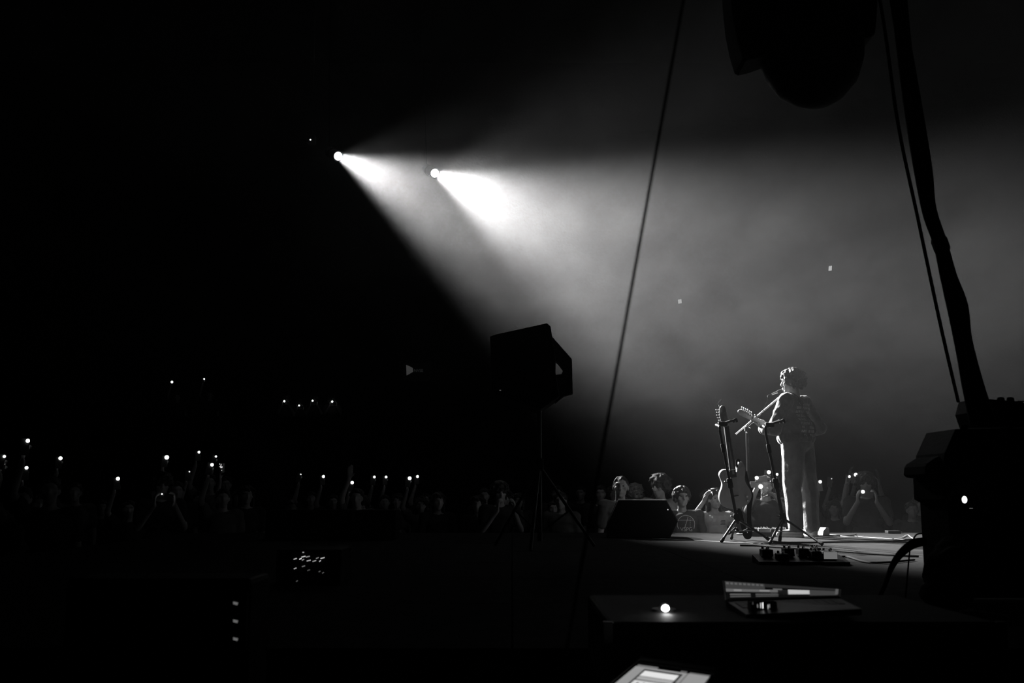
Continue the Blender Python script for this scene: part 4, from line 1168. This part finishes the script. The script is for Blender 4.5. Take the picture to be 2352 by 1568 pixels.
# small pale squares of reflective paper drifting in the beam
PAPER = bpy.data.materials.new('thin confetti paper'); PAPER.use_nodes = True
pn_ = PAPER.node_tree; tr_ = pn_.nodes.new('ShaderNodeBsdfTranslucent'); tr_.inputs[0].default_value = (.16, .16, .16, 1)
mx_ = pn_.nodes.new('ShaderNodeMixShader'); mx_.inputs[0].default_value = .9
pn_.links.new(pn_.nodes['Principled BSDF'].outputs[0], mx_.inputs[1]); pn_.links.new(tr_.outputs[0], mx_.inputs[2]); pn_.links.new(mx_.outputs[0], pn_.nodes['Material Output'].inputs['Surface'])
for i, (px, py, s_, nm, rz, rx) in enumerate(((1562, 692, .044, 'pale confetti square adrift in the haze left of centre, above the stands', .35, .2), (1908, 616, .052, 'pale confetti square adrift in the haze, higher and right of the other', .55, .3))):
    b = bmesh.new(); box(b, (-s_ / 2, -.0008, -s_ / 2), (s_ / 2, .0008, s_ / 2)); bmesh.ops.bisect_plane(b, geom=b.verts[:] + b.edges[:] + b.faces[:], plane_co=(0, 0, 0), plane_no=(1, 0, .3))
    for v in b.verts:
        v.co.y += abs(v.co.x) * .25
    o = obj('confetti', b, PAPER); o.location = P(px, py, 10.5); o.rotation_euler = (rx, R(-12), rz)
    tag(o, nm, 'confetti', 'confetti in the beam')

# dim lit sign on the back of the hall
sgY = 33.6
sb = P(950, 851, sgY)
sn = thing('wall_sign', 'dim lit wall sign with a wedge-shaped panel beside small letters', 'sign', sb)
b = pixprism([(926, 834), (985, 834), (985, 872), (926, 872)], sgY, sgY, sgY + .35, 0); obj('backing', b, DARKM, sn, world=True)
b = pixprism([(933, 838), (941, 841), (948, 845), (949, 853), (943, 857), (934, 862)], sgY, sgY - .02, sgY, 0); obj('lit_panel', b, emit('dim sign panel', .035), sn, world=True)
lt = lettering('NVSE', .135, (P(961.5, 854, sgY).x, sgY - .015, P(961, 854, sgY).z), None, None, emit('dim sign letters', .009), None, False)
lt.parent = sn; lt.location = -sb

# ------------------------------------------------------------------ side-stage desk with screens
D1 = 1.405
wk = thing('flight_case', 'tall black flight case under the open laptop in the foreground', 'case', (.62, 2.85, 0))
b = bmesh.new(); box(b, (.22, 2.35, .12), (1.12, 3.0 - .02, D1), .012); obj('case_body', b, BLACK, wk, world=True)
for x in (.22, 1.12):
    b = bmesh.new(); box(b, (x - .012, 2.345, .12), (x + .012, 2.36, D1 + .002), .002); obj('edge_trim', b, DARKM, wk, world=True)
for x in (.3, 1.04):
    for y in (2.45, 2.88):
        b = bmesh.new(); sweep(b, [(x - .02, y, .06), (x + .02, y, .06)], .06, 16); obj('castor', b, RUBBER, wk, True, world=True)
# laptop, lid laid far back
lap = thing('laptop', 'open laptop with a session of dim bars on its screen, lid laid far back', 'laptop', P(1795, 1372, 2.62))
TL, TR, BR, BL = P(1662, 1334, 2.86), P(1929, 1353, 2.74), P(1927, 1369, 2.60), P(1668, 1376, 2.66)
ux = (BR - BL); uy = (TL - BL)
nrm = ux.cross(uy).normalized()
if nrm.z < 0: nrm = -nrm
def lp_(u, v, h=0.0):
    a = BL.lerp(BR, u); c = TL.lerp(TR, u); return a.lerp(c, v) + nrm * h
def lquad(u0, u1, v0, v1, h, bm):
    bm.faces.new([bm.verts.new(lp_(*q, h)) for q in ((u0, v0), (u1, v0), (u1, v1), (u0, v1))])
def slab(bm, c0, c1, c2, c3, n, th):
    lo = [bm.verts.new(q - n * th) for q in (c0, c1, c2, c3)]; hi = [bm.verts.new(q) for q in (c0, c1, c2, c3)]; grid_faces(bm, [lo, hi])
b = bmesh.new(); slab(b, lp_(-.01, -.02), lp_(1.01, -.02), lp_(1.01, 1.03), lp_(-.01, 1.03), nrm, .006); lid = obj('lid', b, DARKM, lap, world=True)
def ui(u0, u1, v0, v1, st, name='screen_bar'):
    b = bmesh.new(); lquad(u0, u1, v0, v1, .0012 + st * .001, b); return obj(name, b, emit('screen %.3f' % st, st), lid, world=True)
ui(.0, 1, .0, 1, .004, 'screen')
ui(.01, .36, .56, .97, .045); ui(.36, .99, .74, .97, .022)
for k_ in range(9):
    ui(.02 + k_ * .038, .044 + k_ * .038, .80, .92, .11)
ui(.01, .47, .38, .55, .13); ui(.08, .15, .42, .52, .24); ui(.31, .40, .42, .52, .24)
ui(.04, .225, .20, .27, .12); ui(.04, .225, .08, .15, .09); ui(.27, .47, .20, .27, .10); ui(.27, .47, .08, .15, .08)
ui(.43, .51, .56, .66, .12); ui(.56, .745, .22, .60, .5); ui(.745, .985, .10, .66, .05); ui(.965, .99, .2, .95, .1)
bk = V((.05, -.30, 0)); 
d0, d1, d2, d3 = BL + V((0, 0, -.004)), BR + V((0, 0, -.004)), BR + V((-.02, -.22, -.006)), BL + V((.0, -.22, -.012))
dn_ = (d1 - d0).cross(d3 - d0).normalized(); dn_ = dn_ if dn_.z > 0 else -dn_
b = bmesh.new(); slab(b, d0, d1, d2, d3, dn_, .014); dk = obj('keyboard_deck', b, mat('glossy black deck', .006, .35, spec=.12), lap, world=True)
def dkp(u, v): return d0.lerp(d1, u).lerp(d3.lerp(d2, u), v) + dn_ * .0006
for rr_ in range(5):
    for cc_ in range(13):
        u, v = .05 + cc_ * .07, .12 + rr_ * .095
        b = bmesh.new(); slab(b, dkp(u, v) + dn_ * .001, dkp(u + .058, v) + dn_ * .001, dkp(u + .058, v + .075) + dn_ * .001, dkp(u, v + .075) + dn_ * .001, dn_, .0014); obj('key', b, DARKM, dk, world=True)
# added box with glowing meter bars, imitating highlights on the laptop deck
glint_at = P(1754, 1398, 2.5); glint_at = V((glint_at.x, glint_at.y, 1.4135))
glint_root = thing('glint_box', 'small added black box with a few thin lit meter bars before the laptop', 'interface', glint_at)
b = bmesh.new(); box(b, glint_at + V((-.036, -.015, .0)), glint_at + V((.03, .015, .024)), .003); obj('case', b, BLACK, glint_root, world=True)
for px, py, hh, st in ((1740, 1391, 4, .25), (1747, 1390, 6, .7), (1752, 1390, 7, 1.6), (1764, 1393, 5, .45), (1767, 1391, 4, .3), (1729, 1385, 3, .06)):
    a = P(px, py, glint_at.y - .016)
    b = bmesh.new(); box(b, a + V((-.0008, -.001, -hh * .001)), a + V((.0008, .0, hh * .001))); obj('deck_glint', b, emit('meter %.2f' % st, st), glint_root, world=True)
# bright torch-like work light on the case
wp = P(1528, 1397, 2.55)
wl_ = thing('work_light', 'small glaring round work light standing on the flight case', 'lamp', V((wp.x, wp.y + .02, D1)))
b = bmesh.new(); lathe(b, [(.03, 0), (.03, .006), (.006, .010), (.005, max(.012, wp.z - D1 + .005))], 18, Matrix.Translation((wp.x, wp.y + .025, D1))); obj('base', b, DARKM, wl_, True, world=True)
b = bmesh.new(); lathe(b, [(.006, .03), (.012, .02), (.013, 0), (.011, -.001)], 18, Matrix.Translation(V((wp.x, wp.y, wp.z))) @ Matrix.Rotation(-math.pi / 2, 4, 'X')); obj('shade', b, DARKM, wl_, True, world=True)
b = bmesh.new(); ell(b, wp + V((0, -.002, 0)), (.0098, .004, .0098), seg=16); obj('bulb', b, emit('glaring bulb', 12.0), wl_, True, world=True)
pl_ = bpy.data.lights.new('work_light_glow', 'POINT'); plo = bpy.data.objects.new('work_light_glow', pl_); C.objects.link(plo)
plo.location = wp + V((0, -.03, 0)); pl_.energy = .12; pl_.shadow_soft_size = .012
# lower case with the tablet
D2 = 1.255
lc = thing('flight_case', 'low black flight case under the lit tablet at the bottom edge', 'case', (.5, 2.0, 0))
b = bmesh.new(); box(b, (.05, 1.75, .12), (1.0, 2.33, D2), .012); obj('case_body', b, BLACK, lc, world=True)
for x in (.13, .92):
    for y in (1.84, 2.24):
        b = bmesh.new(); sweep(b, [(x - .02, y, .06), (x + .02, y, .06)], .06, 16); obj('castor', b, RUBBER, lc, True, world=True)
for x in (.05, 1.0):
    b = bmesh.new(); box(b, (x - .012, 1.745, .12), (x + .012, 1.76, D2 + .002), .002); obj('edge_trim', b, DARKM, lc, world=True)
tl, trr = P(1468, 1520, 2.24), P(1640, 1545, 2.20)
def at_z(px, py, z): return G(px, py, z)
bl_, br_ = G(1350, 1618, 1.285), G(1560, 1652, 1.285)
tab = thing('tablet', 'lit tablet lying tilted at the bottom edge, pale window on its screen', 'tablet', (bl_ + br_) / 2)
tn = (br_ - bl_).cross(tl - bl_).normalized(); tn = tn if tn.z > 0 else -tn
def tp(u, v, h=0): return bl_.lerp(br_, u).lerp(tl.lerp(trr, u), v) + tn * h
b = bmesh.new(); slab(b, tp(-.02, 0), tp(1.02, 0), tp(1.02, 1.04), tp(-.02, 1.04), tn, .008); tb_ = obj('case', b, mat('glossy tablet bezel', .02, .08, spec=.7), tab, world=True)
b = bmesh.new(); pts = [tp(-.02, 1.045, .004), tp(1.02, 1.045, .004)]; sweep(b, pts, .0045, 8); obj('top_edge', b, STEEL, tab, True, world=True)
b = bmesh.new(); sweep(b, [tp(-.02, 0, .002), tp(-.02, 1.04, .002)], .002, 8); obj('side_edge', b, STEEL, tab, True, world=True)
def tui(u0, u1, v0, v1, st, h):
    b = bmesh.new(); b.faces.new([b.verts.new(tp(*q, h)) for q in ((u0, v0), (u1, v0), (u1, v1), (u0, v1))]); obj('screen_window', b, emit('screen %.3f' % st, st), tb_, world=True)
tui(.02, .98, .02, .90, .30, .0006)          # desktop
tui(.03, .30, .905, .94, .18, .0006); tui(.60, .68, .905, .94, .12, .0006); tui(.72, .98, .90, .93, .14, .0006)
tui(.16, .66, .05, .86, .04, .001)           # window frame
tui(.19, .63, .70, .82, .78, .0014); tui(.19, .63, .62, .69, .40, .0014); tui(.19, .63, .05, .60, .66, .0014)
for k_ in range(5):
    tui(.25 + k_ * .075, .27 + k_ * .075, .05, .56, .08, .0018)
tui(.70, .72, .05, .90, .16, .001); tui(.84, .92, .60, .68, .10, .001)
st_ = bmesh.new(); box(st_, tp(.3, .9) - V((.02, 0, 0)) - V((0, 0, 0)), tp(.3, .9) + V((.02, .01, -.01)))
st_.free()
b = bmesh.new(); e0 = tp(.5, .85, -.01); sweep(b, [e0, V((e0.x, e0.y + .05, D2 + .006))], .006, 8); box(b, V((e0.x - .05, e0.y - .02, D2 + .001)), V((e0.x + .05, e0.y + .08, D2 + .01)), .002); obj('prop', b, DARKM, tab, True, world=True)

# rack with three small lit displays, patch box with glowing dashes (left, in the dark)
ry = 2.5
rx = P(540, 1430, ry).x
rk = thing('equipment_rack', 'black equipment rack with three small lit displays, in the dark left', 'rack', (rx - .15, ry + .25, 0))
b = bmesh.new(); box(b, (rx - .42, ry, .06), (rx + .035, ry + .2, 1.49), .012); obj('case_body', b, BLACK, rk, world=True)
for x in (rx - .34, rx - .04):
    b = bmesh.new(); sweep(b, [(x - .02, ry + .1, .05), (x + .02, ry + .1, .05)], .05, 14); obj('castor', b, RUBBER, rk, True, world=True)
for py in (1386, 1427, 1468):
    p = P(540, py, ry)
    b = bmesh.new(); box(b, V((rx - .38, ry - .008, p.z - .028)), V((rx + .03, ry + .002, p.z + .028)), .003); u_ = obj('rack_unit', b, DARKM, rk, world=True)
    pts = [P(535.5, py - 5, ry - .01), P(547, py - 2.5, ry - .01), P(545, py + 3.5, ry - .01), P(535.5, py + 1, ry - .01)]
    b = bmesh.new(); b.faces.new([b.verts.new(q) for q in pts]); obj('display', b, emit('rack display', .12), u_, world=True)
px_ = P(708, 1310, 5.0)
sbx = thing('stage_box', 'black patch box with a scatter of small glowing dashes, in the dark left', 'box', (px_.x, 5.2, STAGE))
h0 = P(708, 1262, 5.0).z; 
b = bmesh.new(); box(b, (px_.x - .16, 5.0, STAGE), (px_.x + .16, 5.3, h0), .008); obj('case', b, BLACK, sbx, world=True)
for (x, y, l_, st) in ((697, 1254, 4, .25), (678, 1283, 7, .35), (690, 1283, 5, .6), (697, 1278, 9, .45), (707, 1278, 9, .2), (696, 1285, 5, .2), (709, 1287, 9, .3), (722, 1288, 8, .25), (729, 1281, 6, .15), (741, 1281, 9, .4), (735, 1288, 4, .35), (678, 1305, 6, .3), (697, 1300, 7, .12), (709, 1309, 6, .05), (734, 1312, 4, .06), (742, 1315, 4, .06), (687, 1355, 6, .12), (682, 1334, 4, .05)):
    a = P(x - l_ / 2, y + 1.2, 5.0 - .012); c = P(x + l_ / 2, y - 1.2, 5.0 - .012)
    if a.z > h0 - .01: a.z = c.z = h0 - .012
    b = bmesh.new(); sweep(b, [a, c], .0032, 6); obj('connector_glint', b, emit('signal %.2f' % st, st), sbx, True, world=True)  # glowing dashes imitate glints on the patch connectors

# ------------------------------------------------------------------ haze in the hall
b = bmesh.new(); box(b, (-19.9, -2.9, .01), (19.9, 33.9, 16.9))
hz = obj('haze', b, None); hz['kind'] = 'stuff'; tag(hz, 'thin drifting stage haze filling the hall', 'haze')
m = bpy.data.materials.new('stage haze'); m.use_nodes = True; nt = m.node_tree; nt.nodes.clear()
out = nt.nodes.new('ShaderNodeOutputMaterial'); vsn = nt.nodes.new('ShaderNodeVolumeScatter'); nt.links.new(vsn.outputs[0], out.inputs['Volume'])
vsn.inputs['Anisotropy'].default_value = .55
ge = nt.nodes.new('ShaderNodeNewGeometry')
mp = nt.nodes.new('ShaderNodeMapping'); mp.inputs['Scale'].default_value = (.7, .35, 1.0); mp.inputs['Rotation'].default_value = (0, .5, .2)
nz = nt.nodes.new('ShaderNodeTexNoise'); nz.inputs['Scale'].default_value = 1.0; nz.inputs['Detail'].default_value = 2; nz.inputs['Roughness'].default_value = .5; nz.inputs['Distortion'].default_value = .6
nt.links.new(ge.outputs['Position'], mp.inputs['Vector']); nt.links.new(mp.outputs['Vector'], nz.inputs['Vector'])
mr = nt.nodes.new('ShaderNodeMapRange'); mr.inputs['From Min'].default_value = .36; mr.inputs['From Max'].default_value = .64; mr.inputs['To Min'].default_value = HAZE * .2; mr.inputs['To Max'].default_value = HAZE * 1.8
nt.links.new(nz.outputs['Fac'], mr.inputs['Value'])
sx = nt.nodes.new('ShaderNodeSeparateXYZ'); nt.links.new(ge.outputs['Position'], sx.inputs[0])
hr = nt.nodes.new('ShaderNodeMapRange'); hr.interpolation_type = 'SMOOTHSTEP'; hr.inputs['From Min'].default_value = 2.0; hr.inputs['From Max'].default_value = 4.4; hr.inputs['To Min'].default_value = .13; hr.inputs['To Max'].default_value = 1.0
nt.links.new(sx.outputs['Z'], hr.inputs['Value'])
yn = nt.nodes.new('ShaderNodeMapRange'); yn.inputs['From Min'].default_value = 0; yn.inputs['From Max'].default_value = 25
nt.links.new(sx.outputs['Y'], yn.inputs['Value'])
yr = nt.nodes.new('ShaderNodeValToRGB'); yr.color_ramp.interpolation = 'B_SPLINE'      # thick banks over the stage and by the lamps, thinner between
for q_, (y_, v_) in enumerate(((4.0, 3.6), (8.5, 3.3), (11.5, .5), (13.5, .12), (16.0, .09), (17.3, .2), (19.2, 1.4))):
    el = yr.color_ramp.elements[q_] if q_ < 2 else yr.color_ramp.elements.new(y_ / 25)
    el.position = y_ / 25; el.color = (v_ / 3.6,) * 3 + (1,)
nt.links.new(yn.outputs['Result'], yr.inputs['Fac'])
yb = nt.nodes.new('ShaderNodeMath'); yb.operation = 'MULTIPLY'; yb.inputs[1].default_value = 3.6; nt.links.new(yr.outputs['Color'], yb.inputs[0])
m2 = nt.nodes.new('ShaderNodeMath'); m2.operation = 'MULTIPLY'; nt.links.new(hr.outputs['Result'], m2.inputs[0]); nt.links.new(yb.outputs[0], m2.inputs[1]); hr = m2
mu = nt.nodes.new('ShaderNodeMath'); mu.operation = 'MULTIPLY'; nt.links.new(mr.outputs['Result'], mu.inputs[0]); nt.links.new(m2.outputs[0], mu.inputs[1])
nt.links.new(mu.outputs[0], vsn.inputs['Density'])
hz.data.materials.append(m)
print('fillers', fill, 'objects', len(bpy.data.objects))
